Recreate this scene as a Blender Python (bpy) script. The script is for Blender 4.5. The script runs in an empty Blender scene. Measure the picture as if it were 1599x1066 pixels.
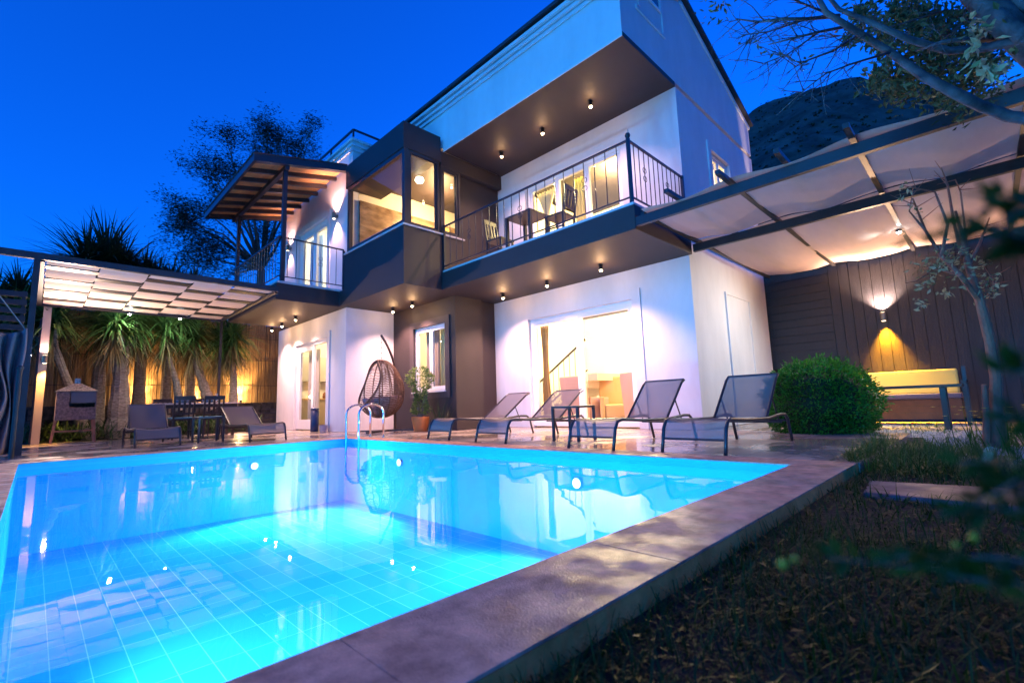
import bpy, bmesh, math, random
from mathutils import Vector, Matrix
R = math.radians
S = bpy.context.scene
COL = S.collection
random.seed(7)

# ------------------------------------------------------------------ camera
cam_d = bpy.data.cameras.new('camera')
cam_d.sensor_width = 36.0
cam_d.lens = 740.687 / 1599 * 36.0
cam_d.clip_start = 0.02
cam_d.clip_end = 3000
cam_d.dof.use_dof = True
cam_d.dof.focus_distance = 6.5
cam_d.dof.aperture_fstop = 2.6
cam = bpy.data.objects.new('camera', cam_d)
COL.objects.link(cam)
_y, _p, _r = R(44.8177), R(7.5242), R(-1.8714)
fw = Vector((math.cos(_y) * math.cos(_p), math.sin(_y) * math.cos(_p), math.sin(_p)))
r0 = Vector((math.sin(_y), -math.cos(_y), 0))
u0 = r0.cross(fw)
rv = r0 * math.cos(_r) + u0 * math.sin(_r)
uv = -r0 * math.sin(_r) + u0 * math.cos(_r)
m = Matrix(((rv.x, uv.x, -fw.x, 0), (rv.y, uv.y, -fw.y, 0), (rv.z, uv.z, -fw.z, 0.55), (0, 0, 0, 1)))
cam.matrix_world = m
S.camera = cam

# ------------------------------------------------------------------ world, sun, exposure (dusk)
SKY = 0.15
E = SKY                                 # every lamp is scaled to the same long exposure
W = bpy.data.worlds.new('World')
S.world = W
W.use_nodes = True
wn = W.node_tree
sk = wn.nodes.new('ShaderNodeTexSky')
sk.sky_type = 'NISHITA'
sk.sun_disc = False
sk.sun_elevation = R(2.7)
sk.sun_rotation = R(-95)
sk.ozone_density = 6
sk.air_density = 1.0
sk.dust_density = 0.2
tint = wn.nodes.new('ShaderNodeMix'); tint.data_type = 'RGBA'; tint.blend_type = 'MULTIPLY'; tint.inputs[0].default_value = 1
tint.inputs[7].default_value = (0.09, 0.56, 1.10, 1)
wn.links.new(sk.outputs[0], tint.inputs[6])
wn.links.new(tint.outputs[2], wn.nodes['Background'].inputs[0])
wn.nodes['Background'].inputs[1].default_value = SKY
sd = bpy.data.lights.new('sun', 'SUN')
sd.energy = 0.13
sd.angle = R(25)
sd.color = (0.03, 0.42, 1.0)
sun = bpy.data.objects.new('sun', sd)
COL.objects.link(sun)
sun.rotation_euler = Vector((-math.cos(R(5)), -0.1, math.sin(R(5)) + .12)).to_track_quat('Z', 'Y').to_euler()
S.view_settings.view_transform = 'Standard'
S.view_settings.look = 'None'
S.view_settings.gamma = 1
S.view_settings.exposure = math.log2(1 / SKY) - 0.08
S.render.engine = 'CYCLES'
cy = S.cycles
cy.use_denoising = True
cy.max_bounces = 8
cy.diffuse_bounces = 4
cy.glossy_bounces = 4
cy.transparent_max_bounces = 24
cy.transmission_bounces = 4
cy.caustics_reflective = False
cy.caustics_refractive = False
cy.sample_clamp_indirect = 1.5
cy.sample_clamp_direct = 0
cy.use_light_tree = True

# ------------------------------------------------------------------ materials
MATS = {}
def mat(name, col, rough=0.6, metal=0.0, var=0.0, vscale=3.0, bump=0.0, bscale=40.0, rvar=0.0, spec=0.5,
        stretch=(1, 1, 1), col2=None, trans=0.0, emit=None, estr=0.0, sheen=0.0):
    if name in MATS:
        return MATS[name]
    M = bpy.data.materials.new(name)
    M.use_nodes = True
    t = M.node_tree
    N, L = t.nodes, t.links
    b = N['Principled BSDF']
    b.inputs['Base Color'].default_value = (*col, 1)
    b.inputs['Roughness'].default_value = rough
    b.inputs['Metallic'].default_value = metal
    b.inputs['Specular IOR Level'].default_value = spec
    if trans: b.inputs['Transmission Weight'].default_value = trans
    tc = N.new('ShaderNodeTexCoord')
    mp = N.new('ShaderNodeMapping')
    mp.inputs['Scale'].default_value = stretch
    L.new(tc.outputs['Object'], mp.inputs[0])
    if var or col2:
        n = N.new('ShaderNodeTexNoise')
        n.inputs['Scale'].default_value = vscale
        n.inputs['Detail'].default_value = 6
        n.inputs['Roughness'].default_value = 0.65
        L.new(mp.outputs[0], n.inputs['Vector'])
        r = N.new('ShaderNodeValToRGB')
        r.color_ramp.elements[0].position = 0.35
        r.color_ramp.elements[1].position = 0.68
        c2 = col2 if col2 else tuple(c * (1 - var) for c in col)
        r.color_ramp.elements[0].color = (*c2, 1)
        r.color_ramp.elements[1].color = (*col, 1)
        L.new(n.outputs['Fac'], r.inputs[0])
        L.new(r.outputs[0], b.inputs['Base Color'])
    if rvar:
        n3 = N.new('ShaderNodeTexNoise')
        n3.inputs['Scale'].default_value = vscale * 0.7
        n3.inputs['Detail'].default_value = 4
        L.new(mp.outputs[0], n3.inputs['Vector'])
        mr = N.new('ShaderNodeMapRange')
        mr.inputs[1].default_value = 0.4
        mr.inputs[2].default_value = 0.6
        mr.inputs[3].default_value = max(0.02, rough - rvar)
        mr.inputs[4].default_value = rough + rvar
        L.new(n3.outputs['Fac'], mr.inputs[0])
        L.new(mr.outputs[0], b.inputs['Roughness'])
    if bump:
        n2 = N.new('ShaderNodeTexNoise')
        n2.inputs['Scale'].default_value = bscale
        n2.inputs['Detail'].default_value = 4
        L.new(mp.outputs[0], n2.inputs['Vector'])
        bp = N.new('ShaderNodeBump')
        bp.inputs['Strength'].default_value = bump
        bp.inputs['Distance'].default_value = 0.01
        L.new(n2.outputs['Fac'], bp.inputs['Height'])
        L.new(bp.outputs[0], b.inputs['Normal'])
    if emit:
        b.inputs['Emission Color'].default_value = (*emit, 1)
        b.inputs['Emission Strength'].default_value = estr * E
    MATS[name] = M
    return M

def leafmat(name, c1, c2, rough=0.5, tr=0.3, scale=2.0):
    M = bpy.data.materials.new(name)
    M.use_nodes = True
    N, L = M.node_tree.nodes, M.node_tree.links
    b = N['Principled BSDF']
    out = N['Material Output']
    tc = N.new('ShaderNodeTexCoord')
    n = N.new('ShaderNodeTexNoise')
    n.inputs['Scale'].default_value = scale
    n.inputs['Detail'].default_value = 3
    L.new(tc.outputs['Object'], n.inputs['Vector'])
    g = N.new('ShaderNodeNewGeometry')
    ad = N.new('ShaderNodeMath'); ad.operation = 'ADD'
    mu = N.new('ShaderNodeMath'); mu.operation = 'MULTIPLY'; mu.inputs[1].default_value = 0.6
    L.new(g.outputs['Random Per Island'], mu.inputs[0])
    L.new(mu.outputs[0], ad.inputs[0]); L.new(n.outputs['Fac'], ad.inputs[1])
    r = N.new('ShaderNodeValToRGB')
    r.color_ramp.elements[0].position = 0.45; r.color_ramp.elements[0].color = (*c1, 1)
    r.color_ramp.elements[1].position = 1.05; r.color_ramp.elements[1].color = (*c2, 1)
    L.new(ad.outputs[0], r.inputs[0])
    L.new(r.outputs[0], b.inputs['Base Color'])
    b.inputs['Roughness'].default_value = rough
    b.inputs['Specular IOR Level'].default_value = 0.3
    t = N.new('ShaderNodeBsdfTranslucent')
    L.new(r.outputs[0], t.inputs['Color'])
    mx = N.new('ShaderNodeMixShader'); mx.inputs[0].default_value = tr
    L.new(b.outputs[0], mx.inputs[1]); L.new(t.outputs[0], mx.inputs[2])
    L.new(mx.outputs[0], out.inputs['Surface'])
    MATS[name] = M
    return M

def schlick(N, L, f0, strength=1.0, normal=None):
    g = N.new('ShaderNodeNewGeometry'); d = N.new('ShaderNodeVectorMath'); d.operation = 'DOT_PRODUCT'
    L.new(normal if normal else g.outputs['Normal'], d.inputs[0]); L.new(g.outputs['Incoming'], d.inputs[1])
    def M(op, a, b=None, c=None):
        n = N.new('ShaderNodeMath'); n.operation = op
        for i, q in enumerate((a, b, c)):
            if q is None: continue
            if isinstance(q, (int, float)): n.inputs[i].default_value = q
            else: L.new(q, n.inputs[i])
        return n.outputs[0]
    x = M('SUBTRACT', 1.0, M('ABSOLUTE', d.outputs['Value']))
    n = N.new('ShaderNodeMath'); n.operation = 'MULTIPLY_ADD'; n.use_clamp = True
    L.new(M('POWER', x, 5.0), n.inputs[0]); n.inputs[1].default_value = (1 - f0) * strength; n.inputs[2].default_value = f0 * strength
    return n.outputs[0]

def glassmat(name, tint=(0.93, 0.97, 0.96), strength=1.0, rough=0.0):
    """thin window pane: transparent with a mirror-like fresnel coat"""
    M = bpy.data.materials.new(name)
    M.use_nodes = True
    N, L = M.node_tree.nodes, M.node_tree.links
    for n in list(N):
        if n.type != 'OUTPUT_MATERIAL': N.remove(n)
    out = [n for n in N if n.type == 'OUTPUT_MATERIAL'][0]
    tr = N.new('ShaderNodeBsdfTransparent'); tr.inputs[0].default_value = (*tint, 1)
    gl = N.new('ShaderNodeBsdfGlossy'); gl.inputs['Roughness'].default_value = rough
    mx = N.new('ShaderNodeMixShader')
    L.new(schlick(N, L, 0.07, strength), mx.inputs[0])
    L.new(tr.outputs[0], mx.inputs[1]); L.new(gl.outputs[0], mx.inputs[2])
    L.new(mx.outputs[0], out.inputs[0])
    MATS[name] = M
    return M

white = mat('white_plaster', (0.78, 0.75, 0.75), 0.75, var=0.13, vscale=1.6, bump=0.2, bscale=120, stretch=(1, 1, .35))
dark = mat('dark_plaster', (0.036, 0.024, 0.024), 0.6, var=0.18, vscale=1.6, bump=0.15, bscale=130)
upvc = mat('white_frame', (0.82, 0.81, 0.80), 0.3)
alu = mat('dark_frame', (0.035, 0.03, 0.035), 0.35)
iron = mat('black_iron', (0.02, 0.02, 0.026), 0.35, bump=0.05, bscale=200)
steelbeam = mat('dark_steel', (0.030, 0.026, 0.030), 0.45, var=0.3, vscale=6)
glass = glassmat('window_glass')
glassr = glassmat('bay_glass', (0.95, 0.96, 0.96), 1.15)
plaster_in = mat('room_plaster', (0.78, 0.72, 0.60), 0.8)
cream_in = mat('room_floor', (0.55, 0.45, 0.36), 0.35)
marble_in = mat('marble_tiles', (0.38, 0.26, 0.17), 0.25, col2=(0.13, 0.08, 0.05), vscale=2.2, stretch=(1, 1, 2.5))
tilecap = mat('pale_edge_tile', (0.62, 0.55, 0.52), 0.4)

# ------------------------------------------------------------------ mesh builder
class MB:
    def __init__(s): s.v = []; s.f = []
    def box(s, x0, x1, y0, y1, z0, z1):
        n = len(s.v)
        for x in (x0, x1):
            for y in (y0, y1):
                for z in (z0, z1): s.v.append((x, y, z))
        s.f += [tuple(n + i for i in q) for q in ((0, 1, 3, 2), (4, 6, 7, 5), (0, 4, 5, 1), (2, 3, 7, 6), (0, 2, 6, 4), (1, 5, 7, 3))]
        return s
    def bar(s, a, b, w, h=None, up=(0, 0, 1)):
        """rectangular bar from a to b, w across, h along up"""
        h = h or w
        a, b = Vector(a), Vector(b)
        d = (b - a).normalized()
        up = Vector(up)
        if abs(d.dot(up)) > 0.98: up = Vector((1, 0, 0))
        sd_ = d.cross(up).normalized() * w / 2
        u_ = sd_.cross(d).normalized() * h / 2
        n = len(s.v)
        for p in (a, b):
            for q in ((-1, -1), (1, -1), (1, 1), (-1, 1)): s.v.append(tuple(p + sd_ * q[0] + u_ * q[1]))
        s.f += [(n, n + 3, n + 2, n + 1), (n + 4, n + 5, n + 6, n + 7)] + [(n + i, n + (i + 1) % 4, n + 4 + (i + 1) % 4, n + 4 + i) for i in range(4)]
        return s
    def tube(s, pts, r, n=8, cap=True):
        pts = [Vector(p) for p in pts]
        rs = r if isinstance(r, (list, tuple)) else [r] * len(pts)
        base = len(s.v)
        prev = None
        for i, p in enumerate(pts):
            d = (pts[min(i + 1, len(pts) - 1)] - pts[max(i - 1, 0)]).normalized()
            if prev is None:
                a = d.orthogonal().normalized()
            else:
                a = (prev - d * prev.dot(d))
                a = a.normalized() if a.length > 1e-6 else d.orthogonal().normalized()
            prev = a
            b = d.cross(a)
            for k in range(n):
                t = 2 * math.pi * k / n
                s.v.append(tuple(p + (a * math.cos(t) + b * math.sin(t)) * rs[i]))
        for i in range(len(pts) - 1):
            for k in range(n):
                q = base + i * n
                s.f.append((q + k, q + (k + 1) % n, q + n + (k + 1) % n, q + n + k))
        if cap:
            s.f.append(tuple(base + k for k in range(n))[::-1])
            s.f.append(tuple(base + (len(pts) - 1) * n + k for k in range(n)))
        return s
    def lathe(s, c, prof, n=20, cap=True):
        pts = [(c[0], c[1], c[2] + z) for r, z in prof]
        base = len(s.v)
        for r, z in prof:
            for k in range(n):
                t = 2 * math.pi * k / n
                s.v.append((c[0] + r * math.cos(t), c[1] + r * math.sin(t), c[2] + z))
        for i in range(len(prof) - 1):
            for k in range(n):
                q = base + i * n
                s.f.append((q + k, q + (k + 1) % n, q + n + (k + 1) % n, q + n + k))
        if cap:
            s.f.append(tuple(base + k for k in range(n))[::-1])
            s.f.append(tuple(base + (len(prof) - 1) * n + k for k in range(n)))
        return s
    def poly(s, pts):
        n = len(s.v); s.v += [tuple(p) for p in pts]; s.f.append(tuple(range(n, n + len(pts)))); return s
    def prism(s, prof, axis, a, b):
        """extrude a 2D profile (list of pairs) along axis 'x','y' or 'z' from a to b"""
        def P(p, t): return {'x': (t, p[0], p[1]), 'y': (p[0], t, p[1]), 'z': (p[0], p[1], t)}[axis]
        n = len(s.v); k = len(prof)
        s.v += [P(p, a) for p in prof] + [P(p, b) for p in prof]
        s.f.append(tuple(range(n, n + k))[::-1]); s.f.append(tuple(range(n + k, n + 2 * k)))
        s.f += [(n + i, n + (i + 1) % k, n + k + (i + 1) % k, n + k + i) for i in range(k)]
        return s
    def grid(s, fn, nu, nv):
        n = len(s.v)
        for i in range(nu + 1):
            for j in range(nv + 1): s.v.append(tuple(fn(i / nu, j / nv)))
        for i in range(nu):
            for j in range(nv):
                q = n + i * (nv + 1) + j
                s.f.append((q, q + nv + 1, q + nv + 2, q + 1))
        return s
    def build(s, name, m, parent=None, smooth=False, bevel=0.0, solid=0.0, loc=None, autosmooth=False):
        me = bpy.data.meshes.new(name)
        off = Vector((0, 0, 0))
        if parent is not None:
            q = parent
            while q is not None: off += q.location; q = q.parent
        if loc is not None: off = off + Vector(loc)
        me.from_pydata([tuple(Vector(v) - off) for v in s.v], [], s.f)
        bm = bmesh.new(); bm.from_mesh(me)
        bmesh.ops.recalc_face_normals(bm, faces=bm.faces)
        bm.to_mesh(me); bm.free()
        me.materials.append(m)
        if smooth:
            for p in me.polygons: p.use_smooth = True
        o = bpy.data.objects.new(name, me)
        COL.objects.link(o)
        if loc is not None: o.location = loc
        if parent is not None: o.parent = parent
        if solid:
            md = o.modifiers.new('solid', 'SOLIDIFY'); md.thickness = solid; md.offset = 0
        if bevel:
            md = o.modifiers.new('bevel', 'BEVEL'); md.width = bevel; md.segments = 2; md.limit_method = 'ANGLE'; md.angle_limit = R(40)
        return o

def tag(o, label=None, cat=None, group=None, kind=None):
    if label: o['label'] = label
    if cat: o['category'] = cat
    if group: o['group'] = group
    if kind: o['kind'] = kind
    return o
def thing(name, label, cat, loc=(0, 0, 0), group=None):
    o = bpy.data.objects.new(name, None)
    o.empty_display_size = 0.1
    COL.objects.link(o); o.location = loc
    return tag(o, label, cat, group)
def kids(o): return [c for c in bpy.data.objects if c.parent == o]
def dup(o, loc, rz=0.0, label=None, parent=None):
    c = o.copy(); COL.objects.link(c)
    if parent is None:
        c.location = loc; c.rotation_euler = (0, 0, rz)
        if label: c['label'] = label
    else: c.parent = parent
    for k in kids(o): dup(k, None, parent=c)
    return c
def struct(mb, name, m, **k): return tag(mb.build(name, m, **k), kind='structure', label=None)
def rnd(a, b): return random.uniform(a, b)
def sub(name, parent, loc=(0, 0, 0)):
    o = bpy.data.objects.new(name, None); COL.objects.link(o); o.parent = parent; o.location = loc; return o

def wall(mb, axis, at, th, a0, a1, z0, z1, holes=()):
    """wall slab in plane axis=at (thickness toward +), spanning a0..a1, z0..z1 with rectangular holes (a,b,za,zb)"""
    def B(p, q, r, t):
        if q - p < 1e-4 or t - r < 1e-4: return
        if axis == 'x': mb.box(at, at + th, p, q, r, t)
        else: mb.box(p, q, at, at + th, r, t)
    hs = sorted(holes); cur = a0
    for (p, q, r, t) in hs:
        B(cur, p, z0, z1); B(p, q, z0, r); B(p, q, t, z1); cur = q
    B(cur, a1, z0, z1)
    return mb

# ------------------------------------------------------------------ lamps
def point(name, loc, w, col, parent=None, r=0.04):
    d = bpy.data.lights.new(name, 'POINT'); d.energy = w * E; d.color = col; d.shadow_soft_size = r
    o = bpy.data.objects.new(name, d); COL.objects.link(o); o.location = loc
    if parent is not None: o.parent = parent; o.location = Vector(loc) - parent.location
    return o
def spot(name, loc, aim, w, col, ang=100, blend=0.6, parent=None, r=0.03):
    d = bpy.data.lights.new(name, 'SPOT'); d.energy = w * E; d.color = col; d.spot_size = R(ang); d.spot_blend = blend; d.shadow_soft_size = r
    o = bpy.data.objects.new(name, d); COL.objects.link(o)
    off = parent.location if parent is not None else Vector()
    o.location = Vector(loc) - off
    o.rotation_euler = (Vector(loc) - Vector(aim)).to_track_quat('Z', 'Y').to_euler()
    if parent is not None: o.parent = parent
    return o
def area(name, loc, aim, sx, sy, w, col, parent=None):
    d = bpy.data.lights.new(name, 'AREA'); d.energy = w * E; d.color = col; d.shape = 'RECTANGLE'; d.size = sx; d.size_y = sy
    o = bpy.data.objects.new(name, d); COL.objects.link(o)
    off = parent.location if parent is not None else Vector()
    o.location = Vector(loc) - off
    o.rotation_euler = (Vector(loc) - Vector(aim)).to_track_quat('Z', 'Y').to_euler()
    if parent is not None: o.parent = parent
    return o
WARM = (1.0, 0.55, 0.25)
PINK = (1.0, 0.56, 0.47)
INT = (1.0, 0.73, 0.36)

# ================================================================== GROUND, POOL, DECK
PX0, PX1, PY0, PY1 = -0.11, 4.34, 1.17, 8.92
WZ = -0.085
soil = mat('soil', (0.013, 0.014, 0.005), 0.95, col2=(0.004, 0.006, 0.002), vscale=5, bump=1.0, bscale=25)
# ground: one sheet reaching the horizon with an opening for the deck and pool
OX0, OX1, OY0, OY1 = -6.0, 8.35, 0.80, 19.5
g = MB()
BIG = 1500
gz = -0.08
xs = [-BIG, -40, OX0 + .02, 4.1, 8.2, 14, 40, BIG]; ys = [-BIG, -40, -4, 0.84, OY1 - .02, 40, BIG]
for i in range(len(xs) - 1):
    for j in range(len(ys) - 1):
        if xs[i] >= OX0 and xs[i + 1] <= 8.3 and ys[j] >= 0.8 and ys[j + 1] <= OY1: continue
        g.poly([(xs[i], ys[j], gz), (xs[i + 1], ys[j], gz), (xs[i + 1], ys[j + 1], gz), (xs[i], ys[j + 1], gz)])
struct(g, 'ground', soil)

# deck stone
def stonemat():
    M = bpy.data.materials.new('wet_stone_paving'); M.use_nodes = True
    N, L = M.node_tree.nodes, M.node_tree.links; b = N['Principled BSDF']
    tc = N.new('ShaderNodeTexCoord')
    vo = N.new('ShaderNodeTexBrick'); vo.offset = 0.37; vo.inputs['Scale'].default_value = 1; vo.inputs['Brick Width'].default_value = .62; vo.inputs['Row Height'].default_value = .34
    vo.inputs['Mortar Size'].default_value = .007; vo.inputs['Mortar Smooth'].default_value = .4; vo.inputs['Color1'].default_value = (0, 0, 0, 1); vo.inputs['Color2'].default_value = (1, 1, 1, 1); vo.inputs['Mortar'].default_value = (.3, .3, .3, 1)
    ns = N.new('ShaderNodeTexNoise'); ns.inputs['Scale'].default_value = 2.5; ns.inputs['Detail'].default_value = 7
    n2 = N.new('ShaderNodeTexNoise'); n2.inputs['Scale'].default_value = 1.1; n2.inputs['Detail'].default_value = 3
    for q in (vo, ns, n2): L.new(tc.outputs['Object'], q.inputs['Vector'])
    r = N.new('ShaderNodeValToRGB')
    r.color_ramp.elements[0].color = (0.20, 0.15, 0.13, 1); r.color_ramp.elements[1].color = (0.46, 0.38, 0.33, 1)
    mx = N.new('ShaderNodeMix'); mx.data_type = 'FLOAT'; mx.inputs[0].default_value = 0.5
    sep = N.new('ShaderNodeSeparateColor'); L.new(vo.outputs['Color'], sep.inputs[0])
    L.new(sep.outputs[0], mx.inputs[2]); L.new(ns.outputs['Fac'], mx.inputs[3]); L.new(mx.outputs[0], r.inputs[0])
    jr = N.new('ShaderNodeValToRGB'); jr.color_ramp.elements[0].position = 0.0; jr.color_ramp.elements[1].position = 1.0
    jr.color_ramp.elements[0].color = (1, 1, 1, 1); jr.color_ramp.elements[1].color = (0.35, 0.35, 0.35, 1)
    L.new(vo.outputs['Fac'], jr.inputs[0])
    mm = N.new('ShaderNodeMix'); mm.data_type = 'RGBA'; mm.blend_type = 'MULTIPLY'; mm.inputs[0].default_value = 1
    L.new(r.outputs[0], mm.inputs[6]); L.new(jr.outputs[0], mm.inputs[7]); L.new(mm.outputs[2], b.inputs['Base Color'])
    mr = N.new('ShaderNodeMapRange'); mr.inputs[1].default_value = 0.42; mr.inputs[2].default_value = 0.58; mr.inputs[3].default_value = 0.10; mr.inputs[4].default_value = 0.38
    L.new(n2.outputs['Fac'], mr.inputs[0]); L.new(mr.outputs[0], b.inputs['Roughness'])
    ad = N.new('ShaderNodeMath'); ad.operation = 'MULTIPLY_ADD'; ad.inputs[1].default_value = 0.25
    L.new(ns.outputs['Fac'], ad.inputs[0]); L.new(jr.outputs[0], ad.inputs[2])
    bp = N.new('ShaderNodeBump'); bp.inputs['Strength'].default_value = 0.25; bp.inputs['Distance'].default_value = 0.01
    L.new(ad.outputs[0], bp.inputs['Height']); L.new(bp.outputs[0], b.inputs['Normal'])
    return M
paving = stonemat()
cop = 0.36
d = MB()
dz = -0.005
CX0, CX1, CY0, CY1 = PX0 - cop, PX1 + cop, PY0 - cop, PY1 + cop
for (x0, x1, y0, y1) in ((OX0, CX0, OY0, OY1), (CX0, CX1, CY1, OY1), (CX1, OX1, OY0, OY1)):
    d.box(x0, x1, y0, y1, -0.2, dz)
struct(d, 'pool_deck', paving)
# ground under the house
d = MB(); d.box(OX1, 13.5, 2.9, 19.5, -0.2, dz - 0.004); struct(d, 'house_apron', paving)

trav = mat('pink_travertine', (0.86, 0.46, 0.31), 0.5, col2=(0.36, 0.17, 0.12), vscale=7, bump=0.3, bscale=140, rvar=0.18, spec=0.35)
def coping_run(x0, x1, y0, y1, along, step):
    a, b = (x0, x1) if along == 'x' else (y0, y1)
    n = max(1, round((b - a) / step)); mb = MB()
    for i in range(n):
        p, q = a + (b - a) * i / n + 0.0008, a + (b - a) * (i + 1) / n - 0.0008
        z = rnd(-0.0008, 0.0008)
        if along == 'x': mb.box(p, q, y0, y1, -0.010, z)
        else: mb.box(x0, x1, p, q, -0.010, z)
    return mb
c = coping_run(CX0, CX1, CY0, PY0 + 0.02, 'x', 1.0)
c2 = coping_run(CX0, CX1, PY1 - 0.02, CY1, 'x', 1.0); c.f += [tuple(i + len(c.v) for i in f) for f in c2.f]; c.v += c2.v
for (x0, x1) in ((CX0, PX0 + 0.02), (PX1 - 0.02, CX1)):
    c2 = coping_run(x0, x1, PY0 + 0.02, PY1 - 0.02, 'y', 1.0); c.f += [tuple(i + len(c.v) for i in f) for f in c2.f]; c.v += c2.v
struct(c, 'pool_coping', trav, bevel=0.0015)
plinthm = mat('orange_brown_edge', (0.92, 0.36, 0.10), 0.85, col2=(0.60, 0.21, 0.05), vscale=7, bump=0.6, bscale=30)
c = MB(); c.box(CX0 + .01, CX1 - .001, CY0 - .001, PY0 - .101, -0.24, -0.0112); c.box(PX1 + 0.101, CX1 - .004, PY0 - .1, PY1, -0.24, -0.0112)
struct(c, 'coping_base', plinthm)

def tilemat(name, c1, c2, grout, w, h, rough=0.9):
    M = bpy.data.materials.new(name); M.use_nodes = True
    N, L = M.node_tree.nodes, M.node_tree.links; b = N['Principled BSDF']
    tc = N.new('ShaderNodeTexCoord'); mp = N.new('ShaderNodeMapping')
    L.new(tc.outputs['Object'], mp.inputs[0]); mp.inputs['Rotation'].default_value = (0, 0, R(90))
    br = N.new('ShaderNodeTexBrick'); br.offset = 0; br.inputs['Scale'].default_value = 1
    br.inputs['Brick Width'].default_value = w; br.inputs['Row Height'].default_value = h
    br.inputs['Mortar Size'].default_value = 0.0035; br.inputs['Mortar Smooth'].default_value = 0.3; br.inputs['Bias'].default_value = 0
    br.inputs['Color1'].default_value = (*c1, 1); br.inputs['Color2'].default_value = (*c2, 1); br.inputs['Mortar'].default_value = (*grout, 1)
    L.new(mp.outputs[0], br.inputs['Vector']); L.new(br.outputs['Color'], b.inputs['Base Color'])
    b.inputs['Roughness'].default_value = rough; b.inputs['Specular IOR Level'].default_value = 0
    return M
pooltile = tilemat('pool_tiles', (0.07, 0.52, 0.86), (0.11, 0.60, 0.90), (0.50, 0.85, 0.95), 0.40, 0.20)
walltile = mat('pool_wall_tiles', (0.08, 0.62, 0.90), 0.9, var=0.10, vscale=2, spec=0.0)
PF = -1.15
b = MB()
b.poly([(PX0, PY0, PF), (PX1, PY0, PF), (PX1, PY1, PF), (PX0, PY1, PF)])
struct(b, 'pool_floor', pooltile)
b = MB()
b.box(PX0 - .1, PX0, PY0 - .1, PY1 + .1, PF - .1, -0.0112); b.box(PX1, PX1 + .1, PY0 - .1, PY1 + .1, PF - .1, -0.0112)
b.box(PX0, PX1, PY0 - .1, PY0, PF - .1, -0.0112); b.box(PX0, PX1, PY1, PY1 + .1, PF - .1, -0.0112)
struct(b, 'pool_walls', walltile)

def watermat():
    M = bpy.data.materials.new('pool_water'); M.use_nodes = True
    N, L = M.node_tree.nodes, M.node_tree.links
    for n in list(N):
        if n.type != 'OUTPUT_MATERIAL': N.remove(n)
    out = [n for n in N if n.type == 'OUTPUT_MATERIAL'][0]
    tr = N.new('ShaderNodeBsdfTransparent'); tr.inputs[0].default_value = (0.62, 0.93, 1.0, 1)
    gl = N.new('ShaderNodeBsdfGlossy'); gl.inputs['Roughness'].default_value = 0.015
    mx = N.new('ShaderNodeMixShader')
    tc = N.new('ShaderNodeTexCoord'); n1 = N.new('ShaderNodeTexNoise'); n1.inputs['Scale'].default_value = 1.6; n1.inputs['Detail'].default_value = 2.5
    L.new(tc.outputs['Object'], n1.inputs['Vector'])
    bp = N.new('ShaderNodeBump'); bp.inputs['Strength'].default_value = 0.16; bp.inputs['Distance'].default_value = 0.02
    L.new(n1.outputs['Fac'], bp.inputs['Height']); L.new(bp.outputs[0], gl.inputs['Normal']); L.new(schlick(N, L, 0.045, 0.72, bp.outputs[0]), mx.inputs[0]); L.new(tr.outputs[0], mx.inputs[1]); L.new(gl.outputs[0], mx.inputs[2])
    L.new(mx.outputs[0], out.inputs[0])
    return M
w = MB(); w.poly([(PX0, PY0, WZ), (PX1, PY0, WZ), (PX1, PY1, WZ), (PX0, PY1, WZ)])
struct(w, 'water', watermat())

# underwater pool lamps in the wall on the house side and the far wall
lensm = mat('pool_lamp_lens', (0.9, 0.95, 1), 0.3, emit=(0.75, 0.95, 1.0), estr=7)
pl_labels = ['round underwater pool lamp in the wall in front of the dark side table', 'round underwater pool lamp in the wall in front of the terracotta pot']
def pool_lamp(x, y, dx, dy, label):
    t = thing('pool_lamp', label, 'pool lamp', (x, y, -0.34), 'underwater lamps in the pool walls')
    mb = MB(); a = Vector((x, y, -0.34)); n = Vector((dx, dy, 0))
    mb.tube([a + n * 0.001, a + n * 0.03], [0.075, 0.065], 20); mb.build('rim', mat('chrome', (0.7, 0.7, 0.72), 0.15, 1.0), t)
    mb = MB(); mb.tube([a + n * 0.031, a + n * 0.04], [0.055, 0.045], 20); mb.build('lens', lensm, t, smooth=True)
    spot('pool_lamp_light', a + n * 0.10, a + n * 2 + Vector((0, 0, 0.0)), 600, (0.13, 0.52, 1.0), 170, 0.5, parent=t, r=0.1)
pool_lamp(PX1, 3.35, -1, 0, pl_labels[0])
pool_lamp(PX1, 7.0, -1, 0, pl_labels[1])
pool_lamp(PX0, 2.0, 1, 0, 'added unseen underwater lamp low in the left pool wall, nearest the grass')  # added lamp out of view, brightens the near water
pool_lamp(2.7, PY1, 0, -1, 'round underwater pool lamp in the far wall of the pool, left of the ladder')
pool_lamp(PX0, 3.2, 1, 0, 'added unseen underwater lamp in the left pool wall, second from the grass')  # second added lamp out of view, fills the left of the pool

# ================================================================== HOUSE
H = thing('house', 'two storey house with white walls, dark balcony and projecting glazed bay', 'house', (8.3, 8.0, 0))
Z1, Z2 = 3.15, 3.55
XR = 12.45
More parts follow.
